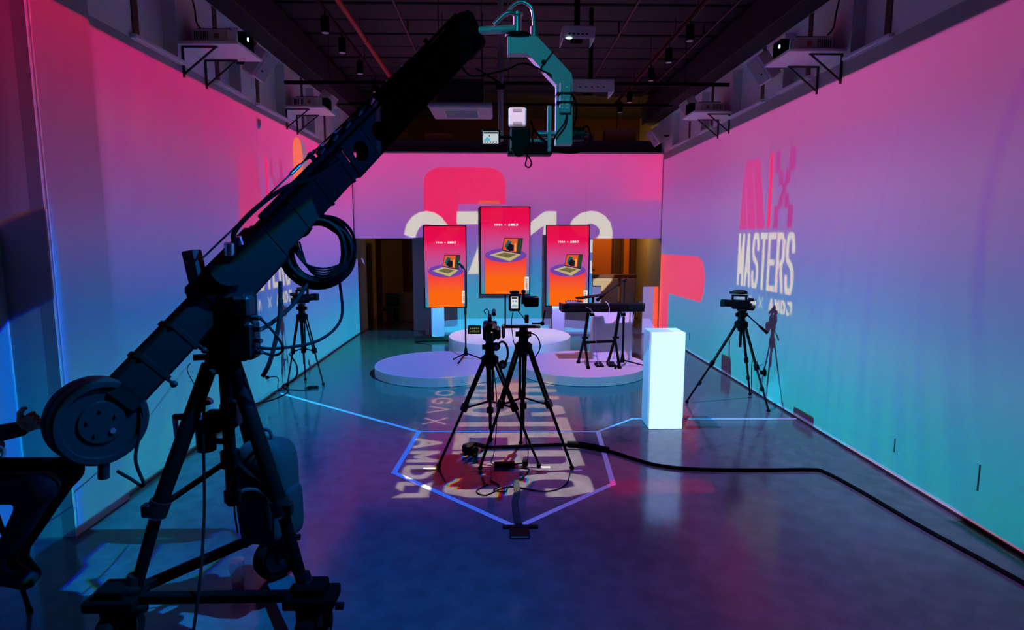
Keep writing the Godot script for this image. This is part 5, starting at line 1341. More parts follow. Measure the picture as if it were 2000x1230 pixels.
	sc.transform = Transform3D(Basis(n.cross(Vector3.UP) * -1.0, Vector3.UP, n), Vector3(-1.47, 2.06, -3.2) - at + n * 0.12)
	var bm := func() -> MB:
		var b := MB.new()
		b.x = fr
		return b
	var rear: MB = bm.call()
	rear.box(Vector3(-0.36, 0, 0), Vector3(0.82, 0.17, 0.14), 0.02)
	var rp := part("rear_boom", rear, M.boom_black, t)
	for k in 3:
		var rb: MB = bm.call()
		rb.box(Vector3(-0.14 - k * 0.2, 0, 0), Vector3(0.03, 0.178, 0.148), 0.004)
		part("boom_band", rb, M.boom_black, rp)
	for k in 2:
		var kn: MB = bm.call()
		kn.cyl(Vector3(-0.32 - k * 0.22, -0.085, 0.03), Vector3(-0.32 - k * 0.22, -0.13, 0.03), 0.008, -1, 8).ball(Vector3(-0.32 - k * 0.22, -0.14, 0.03), Vector3(0.018, 0.018, 0.018))
		part("lock_knob", kn, M.gear_black, rp)
	var fb: MB = bm.call()
	fb.box(Vector3(0.1, 0.0, 0), Vector3(0.5, 0.25, 0.17), 0.02)
	fb.box(Vector3(0.68, 0.0, 0), Vector3(0.8, 0.21, 0.13), 0.015)
	var fp := part("front_boom", fb, M.boom_black, t)
	for k in 4:
		var rb: MB = bm.call()
		rb.box(Vector3(0.36 + k * 0.22, 0, 0), Vector3(0.02, 0.218, 0.138), 0.004)
		part("boom_band", rb, M.boom_black, fp)
	# girder with round holes
	for k in 7:
		var c := 1.19 + k * 0.21
		for s in [-1.0, 1.0]:
			var g := MB.new()
			g.x = fr * Transform3D(Basis.IDENTITY, Vector3(c, 0, s * 0.055))
			g.holed(0.21, 0.21, 0.062, 0.012)
			part("holed_plate", g, M.boom_black, t)
		var rb: MB = bm.call()
		rb.box(Vector3(c + 0.105, 0, 0), Vector3(0.016, 0.225, 0.13), 0.004)
		part("girder_rib", rb, M.boom_black, t)
	for s in [-1.0, 1.0]:
		var fl: MB = bm.call()
		fl.box(Vector3(1.82, s * 0.108, 0), Vector3(1.5, 0.014, 0.135), 0.003)
		part("girder_flange", fl, M.boom_black, t)
	var rail: MB = bm.call()
	rail.cyl(Vector3(0.4, 0.135, 0.03), Vector3(2.5, 0.13, 0.03), 0.02, -1, 12)
	part("top_rail", rail, M.boom_black, t)
	var tipb: MB = bm.call()
	tipb.box(Vector3(2.62, 0.0, 0), Vector3(0.26, 0.28, 0.15), 0.03)
	part("boom_tip", tipb, M.boom_black, t)
	# counterweight
	var we := A + u * -0.86
	var wt := Basis(Quaternion(Vector3.UP, n))
	var cw := part("counterweight", W(at).lathe([Vector2(0, -0.07), Vector2(0.19, -0.07), Vector2(0.2, -0.06), Vector2(0.2, -0.005), Vector2(0.192, 0.0), Vector2(0.2, 0.005), Vector2(0.2, 0.055), Vector2(0.19, 0.07), Vector2(0.165, 0.07), Vector2(0.16, 0.055), Vector2(0.1, 0.05), Vector2(0.095, 0.06), Vector2(0, 0.06)], 56, we, wt), M.gear_black, t, "round black counterweight disc")
	for k in 5:
		var an := TAU * k / 5
		var off := wt * Vector3(cos(an) * 0.06, 0, sin(an) * 0.06)
		part("bolt", W(at).cyl(we + n * 0.06 + off, we + n * 0.068 + off, 0.008 if k else 0.013, -1, 10), M.bare_metal if k == 0 else M.gear_black, cw)
	part("weight_handle", W(at).cyl(we + Vector3(0, -0.16, 0) + n * 0.04, we + Vector3(-0.01, -0.27, 0) + n * 0.04, 0.024, -1, 14), M.gear_black, cw)
	# tension rod and cables along the boom
	var a := Vector3(-1.526, 2.086, -3.15)
	var b2 := Vector3(-0.43, 3.66, -4.6)
	var rod := part("tension_rod", W(at).cyl(a, b2, 0.0055, -1, 8), M.dark_metal, t)
	for k in [0.3, 0.36, 0.72, 0.8, 0.88]: part("turnbuckle", W(at).cyl(a.lerp(b2, k), a.lerp(b2, k + 0.035), 0.011, -1, 8), M.bare_metal, rod)
	for k in [0.9, 1.6, 2.2]:
		var ps: MB = bm.call()
		ps.bar(Vector3(k, 0.13, 0.03), Vector3(k, 0.2, 0.02), 0.03, 0.012)
		part("rod_post", ps, M.boom_black, t)
	var c1: MB = bm.call()
	c1.tube(curve([Vector3(0.18, 0.13, 0.05), Vector3(0.22, 0.19, 0.06), Vector3(0.4, 0.2, 0.06), Vector3(0.62, 0.17, 0.07), Vector3(0.8, 0.1, 0.085), Vector3(1.0, 0.06, 0.085)]), 0.013, 8)
	part("boom_cable", c1, M.rubber, t)
	var c2: MB = bm.call()
	c2.tube(curve([Vector3(1.0, 0.15, 0.0), Vector3(1.4, 0.155, 0.01), Vector3(1.9, 0.15, 0.0), Vector3(2.3, 0.16, 0.01), Vector3(2.6, 0.17, 0.02)]), 0.012, 8)
	part("boom_cable", c2, M.rubber, t)
	for k in 5:
		var cc: MB = bm.call()
		cc.cyl(Vector3(0.95 + k * 0.13, 0.15, 0.02), Vector3(1.0 + k * 0.13, 0.16, 0.02), 0.022, -1, 10)
		part("cable_clip", cc, M.gear_black, t)
	var cn: MB = bm.call()
	cn.cyl(Vector3(0.12, 0.12, 0.05), Vector3(0.16, 0.17, 0.06), 0.026, -1, 12).cyl(Vector3(0.2, 0.12, 0.06), Vector3(0.22, 0.16, 0.06), 0.016, -1, 12)
	part("plug", cn, M.bare_metal, t, "shiny round connector on the boom")
	# remote head
	var Z := -4.8
	part("head_tube", W(at).cyl(Vector3(-0.22, 3.735, Z), Vector3(0.13, 3.755, Z), 0.03, -1, 16), M.head_grey, t)
	part("head_post", W(at).cyl(Vector3(0.145, 3.66, Z), Vector3(0.145, 3.85, Z), 0.032, -1, 18).cyl(Vector3(0.145, 3.85, Z), Vector3(0.145, 3.87, Z), 0.042, -1, 18), M.brushed, t)
	part("cable_guide", W(at).tube(curve([Vector3(-0.03, 3.775, Z + 0.03), Vector3(0.04, 3.84, Z + 0.03), Vector3(0.09, 3.862, Z + 0.03), Vector3(0.145, 3.85, Z + 0.02)]), 0.017, 10), M.brushed, t)
	part("cable_guide", W(at).tube(curve([Vector3(0.06, 3.86, Z - 0.03), Vector3(0.11, 3.93, Z - 0.03), Vector3(0.18, 3.96, Z - 0.03), Vector3(0.25, 3.92, Z - 0.03), Vector3(0.27, 3.84, Z - 0.03), Vector3(0.275, 3.76, Z - 0.03)]), 0.015, 10), M.brushed, t)
	part("slip_ring", W(at).cyl(Vector3(0.275, 3.68, Z - 0.03), Vector3(0.275, 3.78, Z - 0.03), 0.036, 0.03, 18), M.brushed, t)
	part("pan_plate", W(at).cyl(Vector3(0.15, 3.69, Z), Vector3(0.15, 3.71, Z), 0.1, -1, 28), M.gear_black, t)
	var neck := PackedVector2Array([Vector2(0.07, 3.69), Vector2(0.29, 3.69), Vector2(0.555, 3.42), Vector2(0.565, 3.36), Vector2(0.565, 2.9), Vector2(0.44, 2.9), Vector2(0.44, 3.34), Vector2(0.22, 3.565), Vector2(0.07, 3.565)])
	var nk := MB.new()
	nk.x = Transform3D(Basis.IDENTITY, Vector3(0, 0, Z) - at)
	nk.prism(neck, 0.1)
	var np := part("neck", nk, M.head_grey, t, "bent grey box arm of the remote head")
	part("seam_band", W(at).bar(Vector3(0.415, 3.58, Z), Vector3(0.315, 3.45, Z), 0.012, 0.106, 0.0, Vector3(0, 0, 1)), M.gear_black, np)
	part("latch", W(at).cyl(Vector3(0.34, 3.5, Z + 0.05), Vector3(0.34, 3.5, Z + 0.07), 0.016, -1, 10), M.gear_black, np)
	var dr := part("driver_box", W(at).box(Vector3(0.505, 3.24, Z + 0.065), Vector3(0.085, 0.22, 0.035), 0.006), M.head_grey, np)
	for k in 6: part("driver_key", W(at).box(Vector3(0.485 + 0.036 * (k % 2), 3.165 + 0.03 * (k / 2), Z + 0.084), Vector3(0.022, 0.012, 0.004)), M.white_plastic, dr)
	part("driver_lamp", W(at).cyl(Vector3(0.515, 3.315, Z + 0.083), Vector3(0.515, 3.315, Z + 0.087), 0.009, -1, 10), M.white_plastic, dr)
	for k in [3.205, 3.27]: part("velcro_strap", W(at).box(Vector3(0.505, k, Z + 0.02), Vector3(0.135, 0.016, 0.14), 0.004), M.fabric_black, np)
	part("tilt_motor", W(at).cyl(Vector3(0.565, 2.985, Z), Vector3(0.66, 2.985, Z), 0.055, 0.05, 22).cyl(Vector3(0.66, 2.985, Z), Vector3(0.69, 2.985, Z), 0.02, -1, 14), M.dark_metal, t)
	part("tilt_axle", W(at).cyl(Vector3(0.3, 2.985, Z), Vector3(0.44, 2.985, Z), 0.026, -1, 14), M.bare_metal, t)
	part("head_strap", W(at).box(Vector3(0.39, 3.01, Z + 0.03), Vector3(0.03, 0.36, 0.018), 0.004), M.head_grey, t, "upright grey side bar of the remote head")
	part("cradle", W(at).box(Vector3(0.24, 2.835, Z), Vector3(0.34, 0.025, 0.14), 0.005), M.gear_black, t)
	part("grip_tube", W(at).cyl(Vector3(0.22, 2.925, Z + 0.07), Vector3(0.37, 2.925, Z + 0.07), 0.014, -1, 12), M.silver_grey, t)
	for q in [[Vector3(0.6, 3.0, Z + 0.05), Vector3(0.68, 3.03, Z + 0.06), Vector3(0.7, 2.92, Z + 0.06), Vector3(0.6, 2.84, Z + 0.06), Vector3(0.42, 2.85, Z + 0.05)], [Vector3(0.52, 3.12, Z + 0.07), Vector3(0.5, 3.05, Z + 0.09), Vector3(0.44, 2.97, Z + 0.09), Vector3(0.4, 2.88, Z + 0.08)], [Vector3(0.55, 3.28, Z + 0.07), Vector3(0.585, 3.2, Z + 0.08), Vector3(0.59, 3.1, Z + 0.07), Vector3(0.57, 3.02, Z + 0.06)], [Vector3(-0.3, 3.5, -4.7), Vector3(-0.2, 3.4, -4.75), Vector3(0.05, 3.45, -4.78), Vector3(0.2, 3.5, -4.78), Vector3(0.4, 3.4, -4.72)]]:
		part("head_cable", W(at).tube(curve(q), 0.007, 6), M.rubber, t)
	# camera on the head, with its own monitor
	var ca := Vector3(0.165, 2.848, Z)
	var cam := thing("cinema_camera", "black cinema camera with a pale battery on top, hung from the crane's head", "camera", ca)
	part("body", MB.new().box(Vector3(0, 0.09, 0), Vector3(0.15, 0.17, 0.2), 0.012), M.gear_black, cam)
	part("lens", MB.new().cyl(Vector3(0, 0.08, -0.1), Vector3(0, 0.08, -0.26), 0.055, 0.06, 22), M.gear_black, cam)
	part("follow_ring", MB.new().cyl(Vector3(-0.01, 0.0, 0.1), Vector3(-0.01, 0.0, 0.13), 0.05, -1, 20), M.gear_black, cam)
	var bt := part("battery", MB.new().box(Vector3(-0.02, 0.25, 0.06), Vector3(0.135, 0.14, 0.06), 0.012), M.white_plastic, cam, "pale battery block")
	for k in [0.2, 0.295]: part("battery_ridge", MB.new().box(Vector3(-0.02, k, 0.092), Vector3(0.07, 0.022, 0.006), 0.002), M.silver_grey, bt)
	part("lanyard", MB.new().tube(curve([Vector3(0.05, -0.01, 0.1), Vector3(0.05, -0.06, 0.1), Vector3(0.04, -0.11, 0.1), Vector3(0.07, -0.125, 0.1), Vector3(0.085, -0.09, 0.1), Vector3(0.06, -0.04, 0.1)]), 0.006, 6), M.rubber, cam)
	part("cable", MB.new().tube(curve([Vector3(0.08, 0.22, 0.08), Vector3(0.1, 0.16, 0.1), Vector3(0.09, 0.1, 0.11), Vector3(0.1, 0.03, 0.1)]), 0.007, 6), M.rubber, cam)
	part("cable", MB.new().tube(curve([Vector3(0.1, 0.16, 0.1), Vector3(0.15, 0.1, 0.1), Vector3(0.2, 0.06, 0.1)]), 0.009, 6), M.rubber, cam)
	part("monitor_arm", MB.new().cyl(Vector3(-0.07, 0.1, 0.08), Vector3(-0.16, 0.1, 0.08), 0.012, -1, 10), M.gear_black, cam)
	var mo := part("monitor", MB.new().box(Vector3(-0.22, 0.098, 0.08), Vector3(0.135, 0.115, 0.022), 0.006), M.gear_black, cam)
	var s := MB.new()
	s.uvface(Vector3(-0.28, 0.14, 0.0915), Vector3(-0.165, 0.14, 0.0915), Vector3(-0.165, 0.052, 0.0915), Vector3(-0.28, 0.052, 0.0915), Vector3(0, 0, 1))
	part("screen", s, M.monitor_screen, mo, "lit monitor screen with readouts")
	# coiled cable hung under the boom
	var co := Vector3(-1.1, 2.11, -3.72)
	var coil := thing("cable_coil", "large coil of black cable hanging under the crane's boom", "cable coil", co)
	var rng := RandomNumberGenerator.new()
	rng.seed = 4
	for k in 12:
		var r := 0.17 + rng.randf() * 0.05
		var pts := []
		var ph := rng.randf() * TAU
		for i in 40:
			var an := TAU * i / 40
			var rr := r * (1.0 + 0.05 * sin(an * 2 + ph) + 0.03 * sin(an * 3 + ph * 2))
			pts.append(Vector3(cos(an) * rr + rng.randf() * 0.002 + (k % 3 - 1) * 0.012, sin(an) * rr * 1.0 + 0.02 - r * 0.1, sin(an + ph) * 0.02 + (k - 5) * 0.012))
		part("loop", MB.new().tube(pts, 0.0125 if k % 2 else 0.01, 8, true), M.rubber, coil)
	var ring := []
	for i in 24: ring.append(Vector3(-0.09 + cos(TAU * i / 24) * 0.07, 0.16 + sin(TAU * i / 24) * 0.07, 0.05))
	part("loop", MB.new().tube(ring, 0.008, 8, true), M.rubber, coil)
	var cat := []
	for k in 5:
		var x0 := -0.17 + k * 0.02
		part("loop", MB.new().tube(curve([Vector3(x0, 0.12 - k * 0.015, 0.06), Vector3(-0.08 + k * 0.01, -0.05 - k * 0.012, 0.07), Vector3(0.05, -0.1 - k * 0.014, 0.07), Vector3(0.19, -0.06 - k * 0.01, 0.05)], 8), 0.006, 7), M.rubber, coil)
	part("tie", MB.new().box(Vector3(0.09, 0.15, 0.02), Vector3(0.09, 0.03, 0.1), 0.008, Basis(Vector3(0, 0, 1), -0.6)), M.fabric_black, coil)
	# loose cables between coil and head box
	var lc := [
		[[Vector3(-1.15, 1.92, -3.66), Vector3(-1.2, 1.8, -3.5), Vector3(-1.26, 1.72, -3.3), Vector3(-1.3, 1.7, -3.2)], 0.012, "thick black cable from the coil to the crane's control box"],
		[[Vector3(-1.0, 1.95, -3.8), Vector3(-0.98, 1.7, -3.75), Vector3(-1.05, 1.6, -3.5), Vector3(-1.2, 1.6, -3.25), Vector3(-1.28, 1.62, -3.18)], 0.009, "black cable sagging lowest between coil and crane head"],
		[[Vector3(-1.24, 1.78, -3.14), Vector3(-1.16, 1.7, -3.12), Vector3(-1.13, 1.62, -3.14), Vector3(-1.18, 1.58, -3.16), Vector3(-1.26, 1.6, -3.16)], 0.007, "short black cable loop beside the crane's control box"],
		[[Vector3(-1.22, 1.95, -3.4), Vector3(-1.2, 1.75, -3.3), Vector3(-1.22, 1.55, -3.2), Vector3(-1.26, 1.46, -3.18)], 0.012, "black cable end dangling beside the crane's pivot"],
		[[Vector3(-1.12, 1.58, -3.2), Vector3(-1.1, 1.5, -3.25), Vector3(-1.13, 1.42, -3.3), Vector3(-1.2, 1.38, -3.3), Vector3(-1.18, 1.34, -3.32), Vector3(-1.26, 1.3, -3.3), Vector3(-1.38, 1.28, -3.28)], 0.004, "thin tangled cable below the crane's control box"],
		[[Vector3(-1.56, 1.56, -3.2), Vector3(-1.57, 1.2, -3.14), Vector3(-1.58, 0.7, -3.1), Vector3(-1.55, 0.3, -2.9), Vector3(-1.58, 0.012, -2.75), Vector3(-1.7, 0.012, -2.6)], 0.008, "black cable hanging straight down between the crane's legs"],
		[[Vector3(-1.72, 1.42, -2.85), Vector3(-1.71, 1.3, -2.83), Vector3(-1.73, 1.15, -2.8), Vector3(-1.7, 1.02, -2.8), Vector3(-1.78, 1.05, -2.82), Vector3(-1.84, 1.08, -2.83)], 0.008, "black cable looping below the counterweight's arm"],
	]
	for q in lc: part("wiring", W(at).tube(curve(q[0]), q[1], 7), M.rubber, t, q[2])
	# backpack
	var bp := thing("backpack", "black backpack hanging from the crane's tripod", "backpack", Vector3(-1.36, 0.41, -3.44), deg_to_rad(-14))
	part("bag", pillow(MB.new(), Vector3(0, 0.31, 0), Vector3(0.155, 0.31, 0.12)), M.fabric_black, bp)
	part("front_pocket", pillow(MB.new(), Vector3(0.01, 0.2, 0.1), Vector3(0.125, 0.17, 0.06)), M.fabric_black, bp)
	part("side_pocket", pillow(MB.new(), Vector3(0.15, 0.2, 0.0), Vector3(0.03, 0.15, 0.08)), M.fabric_black, bp)
	for k in 2: part("strap", MB.new().tube(curve([Vector3(-0.1 + k * 0.05, 0.6, -0.05), Vector3(-0.18, 0.5, -0.02), Vector3(-0.2, 0.25, 0.02), Vector3(-0.17, 0.0, 0.03), Vector3(-0.16, -0.06, 0.02)]), 0.012, 6), M.fabric_black, bp)
	part("top_loop", MB.new().tube(curve([Vector3(-0.04, 0.6, 0), Vector3(-0.05, 0.66, 0.0), Vector3(0.02, 0.67, 0.0), Vector3(0.04, 0.6, 0)]), 0.01, 6), M.fabric_black, bp)
	part("zip", MB.new().tube(curve([Vector3(-0.11, 0.1, 0.155), Vector3(-0.11, 0.3, 0.16), Vector3(0.01, 0.365, 0.15), Vector3(0.12, 0.3, 0.16), Vector3(0.12, 0.1, 0.155)]), 0.005, 6), M.rubber, bp)
	# cups
	var c3 := thing("plastic_cup", "clear plastic cup with a little dark coffee on the floor between the crane's wheels", "cup", Vector3(-1.66, 0.001, -3.62))
	part("cup", MB.new().lathe([Vector2(0.0, 0.003), Vector2(0.036, 0.003), Vector2(0.05, 0.15), Vector2(0.052, 0.152), Vector2(0.048, 0.15), Vector2(0.034, 0.006), Vector2(0, 0.006)], 28), M.clear_plastic, c3)
	part("lid", MB.new().lathe([Vector2(0.053, 0.15), Vector2(0.053, 0.158), Vector2(0.045, 0.175), Vector2(0.0, 0.18)], 28), M.clear_plastic, c3)
	part("coffee", MB.new().lathe([Vector2(0, 0.008), Vector2(0.0335, 0.008), Vector2(0.037, 0.045), Vector2(0, 0.045)], 24), M.coffee, c3)
	var ch := thing("cup_holder", "black clamp-on cup holder on the crane's left leg", "holder", Vector3(-1.63, 1.02, -3.28))
	part("ring", MB.new().lathe([Vector2(0, 0), Vector2(0.05, 0), Vector2(0.054, 0.19), Vector2(0.05, 0.19), Vector2(0.046, 0.01), Vector2(0, 0.01)], 24), M.gear_black, ch)
	part("arm", MB.new().bar(Vector3(0.04, 0.06, 0.02), Vector3(0.13, 0.06, 0.03), 0.03, 0.03, 0.005), M.gear_black, ch)
	part("arm", MB.new().bar(Vector3(-0.14, 0.21, 0.06), Vector3(0.0, 0.21, 0.05), 0.03, 0.03, 0.005), M.gear_black, ch)
	part("hook", MB.new().bar(Vector3(-0.13, 0.2, 0.06), Vector3(-0.12, 0.1, 0.07), 0.025, 0.02, 0.004), M.silver_grey, ch)
	var c4 := thing("plastic_cup", "clear cup with a reddish lid in the holder on the crane's leg", "cup", Vector3(-1.63, 1.032, -3.28))
	part("cup", MB.new().lathe([Vector2(0.0, 0.003), Vector2(0.036, 0.003), Vector2(0.047, 0.26), Vector2(0.045, 0.26), Vector2(0.034, 0.006), Vector2(0, 0.006)], 28), M.clear_plastic, c4)
	part("lid", MB.new().lathe([Vector2(0.05, 0.255), Vector2(0.05, 0.266), Vector2(0.04, 0.28), Vector2(0, 0.28)], 28), mat("red_lid", Color(0.5, 0.12, 0.12), 0.5), c4)

# ------------------------------------------------------------------ the operator
func flesh(out: MB, bones: Array, cell: float, k: float, tint: Array) -> void:
	# bones: [a, b, ra, rb, tint number]; one skin round all of them, as surface nets
	var lo := Vector3(1e9, 1e9, 1e9)
	var hi := -lo
	for q in bones:
		for e in [[q[0], q[2]], [q[1], q[3]]]:
			var p: Vector3 = e[0]
			var r: float = e[1] + 3 * cell
			lo = lo.min(p - Vector3(r, r, r)); hi = hi.max(p + Vector3(r, r, r))
	var nx := int((hi.x - lo.x) / cell) + 2
	var ny := int((hi.y - lo.y) / cell) + 2
	var nz := int((hi.z - lo.z) / cell) + 2
	var f := PackedFloat32Array()
	f.resize(nx * ny * nz); f.fill(1.0)
	var near := PackedFloat32Array()
	near.resize(nx * ny * nz); near.fill(1.0)
	var who := PackedByteArray()
	who.resize(nx * ny * nz)
	for q in bones:
		var a: Vector3 = q[0]
		var b: Vector3 = q[1]
		var ra: float = q[2]
		var rb: float = q[3]
		var pad := maxf(ra, rb) + 2.5 * cell + k
		var l := (a.min(b) - Vector3(pad, pad, pad) - lo) / cell
		var h := (a.max(b) + Vector3(pad, pad, pad) - lo) / cell
		var ab := b - a
		var ll := maxf(ab.length_squared(), 1e-9)
		for z in range(maxi(0, int(l.z)), mini(nz, int(h.z) + 2)):
			for y in range(maxi(0, int(l.y)), mini(ny, int(h.y) + 2)):
				for x in range(maxi(0, int(l.x)), mini(nx, int(h.x) + 2)):
					var p := lo + Vector3(x, y, z) * cell
					var t := clampf((p - a).dot(ab) / ll, 0.0, 1.0)
					var d := (p - a - ab * t).length() - lerpf(ra, rb, t)
					var i := (z * ny + y) * nx + x
					var g := f[i]
					if g > 0.9: f[i] = d
					else:
						var m := clampf(0.5 + 0.5 * (g - d) / k, 0.0, 1.0)
						f[i] = lerpf(g, d, m) - k * m * (1.0 - m)
					if d < near[i]:
						near[i] = d; who[i] = q[4]
	var at := {}
	var nor := {}
	var col := {}
	var st := [1, nx, nx * ny]
	for z in nz - 1:
		for y in ny - 1:
			for x in nx - 1:
				var i := (z * ny + y) * nx + x
				var inside := 0
				for c in 8:
					if f[i + (c & 1) + ((c >> 1) & 1) * nx + ((c >> 2) & 1) * nx * ny] < 0.0: inside += 1
				if inside == 0 or inside == 8: continue
				var s := Vector3.ZERO
				var n := 0
				for ax in 3:
					var e := (ax + 1) % 3
					var g := (ax + 2) % 3
					for c in 4:
						var o := Vector3.ZERO
						o[e] = c & 1; o[g] = c >> 1
						var j: int = i + int(o.x) + int(o.y) * nx + int(o.z) * nx * ny
						var va := f[j]
						var vb := f[j + st[ax]]
						if (va < 0.0) != (vb < 0.0):
							o[ax] = va / (va - vb)
							s += o; n += 1
				at[i] = lo + (Vector3(x, y, z) + s / n) * cell
				var nn := Vector3(f[i + 1] - f[i], f[i + nx] - f[i], f[i + nx * ny] - f[i])
				var jj := i + 1 + nx + nx * ny
				nn += Vector3(f[jj] - f[jj - 1], f[jj] - f[jj - nx], f[jj] - f[jj - nx * ny])
				nor[i] = nn.normalized()
				col[i] = tint[who[i]]
	for i in at:
		for ax in 3:
			var e: int = st[(ax + 1) % 3]
			var g: int = st[(ax + 2) % 3]
			var j: int = i + st[ax]
			if j >= f.size() or (f[i] < 0.0) == (f[j] < 0.0): continue
			var q := [i, i - e, i - e - g, i - g]
			if not (at.has(q[1]) and at.has(q[2]) and at.has(q[3])): continue
			for tr in [[0, 1, 2], [0, 2, 3]]:
				var c0 := out.v.size()
				out.tri(at[q[tr[0]]], at[q[tr[1]]], at[q[tr[2]]], nor[q[tr[0]]], nor[q[tr[1]]], nor[q[tr[2]]])
				var flipped: bool = (at[q[tr[1]]] - at[q[tr[0]]]).cross(at[q[tr[2]]] - at[q[tr[0]]]).dot(nor[q[tr[0]]] + nor[q[tr[1]]] + nor[q[tr[2]]]) > 0.0
				out.c.append(col[q[tr[0]]])
				out.c.append(col[q[tr[2 if flipped else 1]]])
				out.c.append(col[q[tr[1 if flipped else 2]]])

func operator() -> void:
	var at := Vector3(-2.96, 0, -3.2)
	var st := thing("stool", "tall black stool with thin legs under the seated person", "stool", at)
	part("seat", MB.new().lathe([Vector2(0, 0.69), Vector2(0.16, 0.69), Vector2(0.18, 0.71), Vector2(0.18, 0.74), Vector2(0.16, 0.75), Vector2(0, 0.75)], 28), M.gear_black, st)
	for k in 4:
		var d := Vector3([0.18, 0.18, -0.18, -0.18][k], 0, [-0.18, 0.18, -0.18, 0.18][k])
		var l := part("leg", MB.new().cyl(d * 0.6 + Vector3(0, 0.69, 0), d + Vector3(0, 0.01, 0), 0.013, -1, 10), M.gear_black, st)
		part("foot", MB.new().cyl(d, d + Vector3(0, 0.02, 0), 0.018, -1, 10), M.rubber, l)
	var ring := []
	for i in 28: ring.append(Vector3(cos(TAU * i / 28) * 0.225, 0.33, sin(TAU * i / 28) * 0.225))
	part("foot_ring", MB.new().tube(ring, 0.012, 8, true), M.gear_black, st)
	var m := mat("person_cloth_and_skin", Color.WHITE, 0.75)
	m.vertex_color_use_as_albedo = true
	m.metallic_specular = 0.2
	var p := thing("person", "seated person in black clothes with one hand on the counterweight", "person", at)
	# tints: 0 skin, 1 jacket, 2 trousers, 3 shoes, 4 hair
	var tint := [Color(0.36, 0.17, 0.1), Color(0.005, 0.005, 0.006), Color(0.004, 0.004, 0.006), Color(0.004, 0.004, 0.004), Color(0.01, 0.007, 0.005)]
	var b := W(at)
	b.x = Transform3D.IDENTITY
	var V := func(x: float, y: float, z: float) -> Vector3: return Vector3(x, y, z) - at
	var hipR: Vector3 = V.call(-2.9, 0.88, -3.1)
	var hipL: Vector3 = V.call(-2.92, 0.88, -3.3)
	var kneeR: Vector3 = V.call(-2.34, 0.93, -3.0)
	var kneeL: Vector3 = V.call(-2.42, 0.9, -3.3)
	var ankR: Vector3 = V.call(-2.62, 0.5, -3.04)
	var ankL: Vector3 = V.call(-2.68, 0.46, -3.2)
	var bones := [
		[V.call(-2.95, 0.92, -3.2), V.call(-2.97, 1.1, -3.2), 0.15, 0.135, 1], [V.call(-2.97, 1.1, -3.2), V.call(-2.95, 1.32, -3.17), 0.135, 0.14, 1],
		[V.call(-2.93, 1.38, -3.02), V.call(-2.95, 1.38, -3.34), 0.075, 0.075, 1], [V.call(-2.95, 1.4, -3.17), V.call(-2.92, 1.5, -3.15), 0.065, 0.055, 0],
		[hipR, hipL, 0.13, 0.13, 2], [hipR, kneeR, 0.095, 0.075, 2], [hipL, kneeL, 0.095, 0.075, 2], [kneeR, ankR, 0.07, 0.05, 2], [kneeL, ankL, 0.07, 0.05, 2],
		[ankR, V.call(-2.47, 0.43, -3.0), 0.05, 0.042, 3], [V.call(-2.66, 0.42, -3.05), V.call(-2.47, 0.42, -3.0), 0.045, 0.04, 3],
		[ankL, V.call(-2.54, 0.39, -3.12), 0.05, 0.042, 3], [V.call(-2.72, 0.38, -3.2), V.call(-2.54, 0.38, -3.12), 0.045, 0.04, 3],
		[V.call(-2.92, 1.38, -3.0), V.call(-2.62, 1.22, -2.84), 0.06, 0.05, 1], [V.call(-2.62, 1.22, -2.84), V.call(-2.21, 1.32, -2.75), 0.05, 0.036, 1],
		[V.call(-2.94, 1.38, -3.36), V.call(-3.0, 1.1, -3.46), 0.06, 0.05, 1], [V.call(-3.0, 1.1, -3.46), V.call(-2.88, 1.01, -3.4), 0.048, 0.04, 1],
	]
	flesh(b, bones, 0.014, 0.035, tint)
	# head with face and hair
	var hc: Vector3 = V.call(-2.9, 1.62, -3.12)
	var fx := Vector3(0.86, -0.1, 0.5).normalized()      # the way it looks
	var sx := fx.cross(Vector3.UP).normalized()
	var up := sx.cross(fx)
	var head := [
		[hc, hc + up * 0.02, 0.088, 0.09, 0], [hc + fx * 0.03 - up * 0.05, hc + fx * 0.045 - up * 0.085, 0.06, 0.045, 0], [hc - up * 0.05, hc - up * 0.14 - fx * 0.01, 0.055, 0.055, 0],
		[hc + fx * 0.085 + up * 0.005, hc + fx * 0.108 - up * 0.028, 0.009, 0.014, 0],
		[hc + fx * 0.088 - up * 0.058 + sx * 0.02, hc + fx * 0.088 - up * 0.058 - sx * 0.02, 0.009, 0.009, 0],
		[hc + fx * 0.08 + up * 0.022 + sx * 0.032, hc + fx * 0.08 + up * 0.022 + sx * 0.03, 0.012, 0.012, 4], [hc + fx * 0.08 + up * 0.022 - sx * 0.032, hc + fx * 0.08 + up * 0.022 - sx * 0.03, 0.012, 0.012, 4],
		[hc + sx * 0.088 + up * 0.015, hc + sx * 0.09 - up * 0.02, 0.016, 0.012, 0], [hc - sx * 0.088 + up * 0.015, hc - sx * 0.09 - up * 0.02, 0.016, 0.012, 0],
		[hc - fx * 0.02 + up * 0.045, hc - fx * 0.03 + up * 0.02, 0.085, 0.09, 4], [hc + fx * 0.03 + up * 0.075, hc + fx * 0.05 + up * 0.068, 0.045, 0.035, 4],
	]
	flesh(b, head, 0.0055, 0.012, tint)
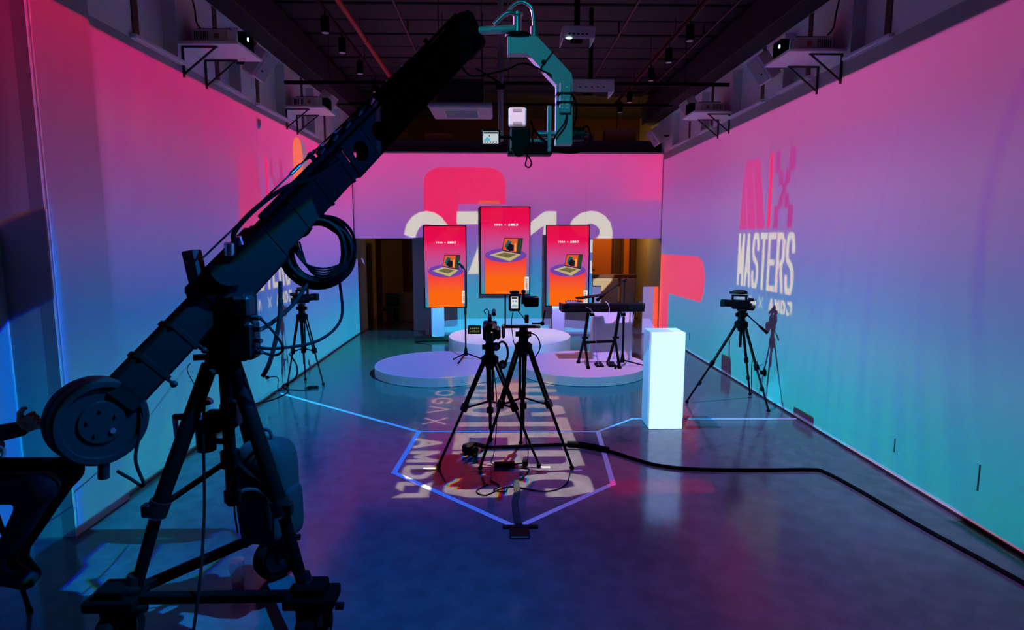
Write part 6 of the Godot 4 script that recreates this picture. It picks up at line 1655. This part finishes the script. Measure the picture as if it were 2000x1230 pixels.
	# hands: palm, four fingers and a thumb; the right one lies on the weight
	for side in 2:
		var w0: Vector3 = V.call(-2.215, 1.325, -2.75) if side == 0 else V.call(-2.88, 1.01, -3.4)
		var d := Vector3(0.9, 0.42, 0.05).normalized() if side == 0 else Vector3(0.2, -0.3, 0.9).normalized()
		var across := Vector3(-0.42, 0.88, 0.2) if side == 0 else Vector3(0.3, 0.3, -0.9)
		across = (across - d * across.dot(d)).normalized()
		var down := d.cross(across) if side == 0 else -d.cross(across)
		if side == 0 and down.z < 0.0: down = -down
		var hand := [[w0 - d * 0.02, w0 + d * 0.03, 0.027, 0.025, 0]]
		for k in 4:
			var o := across * (0.03 - k * 0.02)
			var ln: float = [0.07, 0.08, 0.075, 0.058][k]
			var a0: Vector3 = w0 + d * 0.02 + o * 0.7
			var a1: Vector3 = w0 + d * 0.085 + o
			var a2: Vector3 = a1 + (d * 0.85 + down * 0.4 + across * (0.12 - 0.07 * k)).normalized() * ln * 0.45
			var a3: Vector3 = a2 + (d * 0.55 + down * 0.8 + across * (0.1 - 0.06 * k)).normalized() * ln * 0.32
			var a4: Vector3 = a3 + (d * 0.25 + down * 0.95).normalized() * ln * 0.25
			hand += [[a0, a1, 0.015, 0.0125, 0], [a1, a2, 0.0105, 0.0095, 0], [a2, a3, 0.0095, 0.0088, 0], [a3, a4, 0.0088, 0.0078, 0]]
		var t0: Vector3 = w0 + d * 0.025 + across * 0.025
		var t1: Vector3 = t0 + (d * 0.6 + across * 0.8).normalized() * 0.042
		var t2: Vector3 = t1 + (d * 0.9 + across * 0.35 + down * 0.2).normalized() * 0.032
		hand += [[t0, t1, 0.015, 0.012, 0], [t1, t2, 0.0115, 0.0105, 0], [t2, t2 + (d * 0.9 + down * 0.35).normalized() * 0.022, 0.0105, 0.0085, 0]]
		flesh(b, hand, 0.0036, 0.006, tint)
	part("body", b, m, p)

func _ready() -> void:
	materials()
	view_and_light()
	room()
	projectors()
	stage()
	displays()
	music()
	cameras()
	floor_things()
	overhead()
	back_room()
	crane()
	operator()
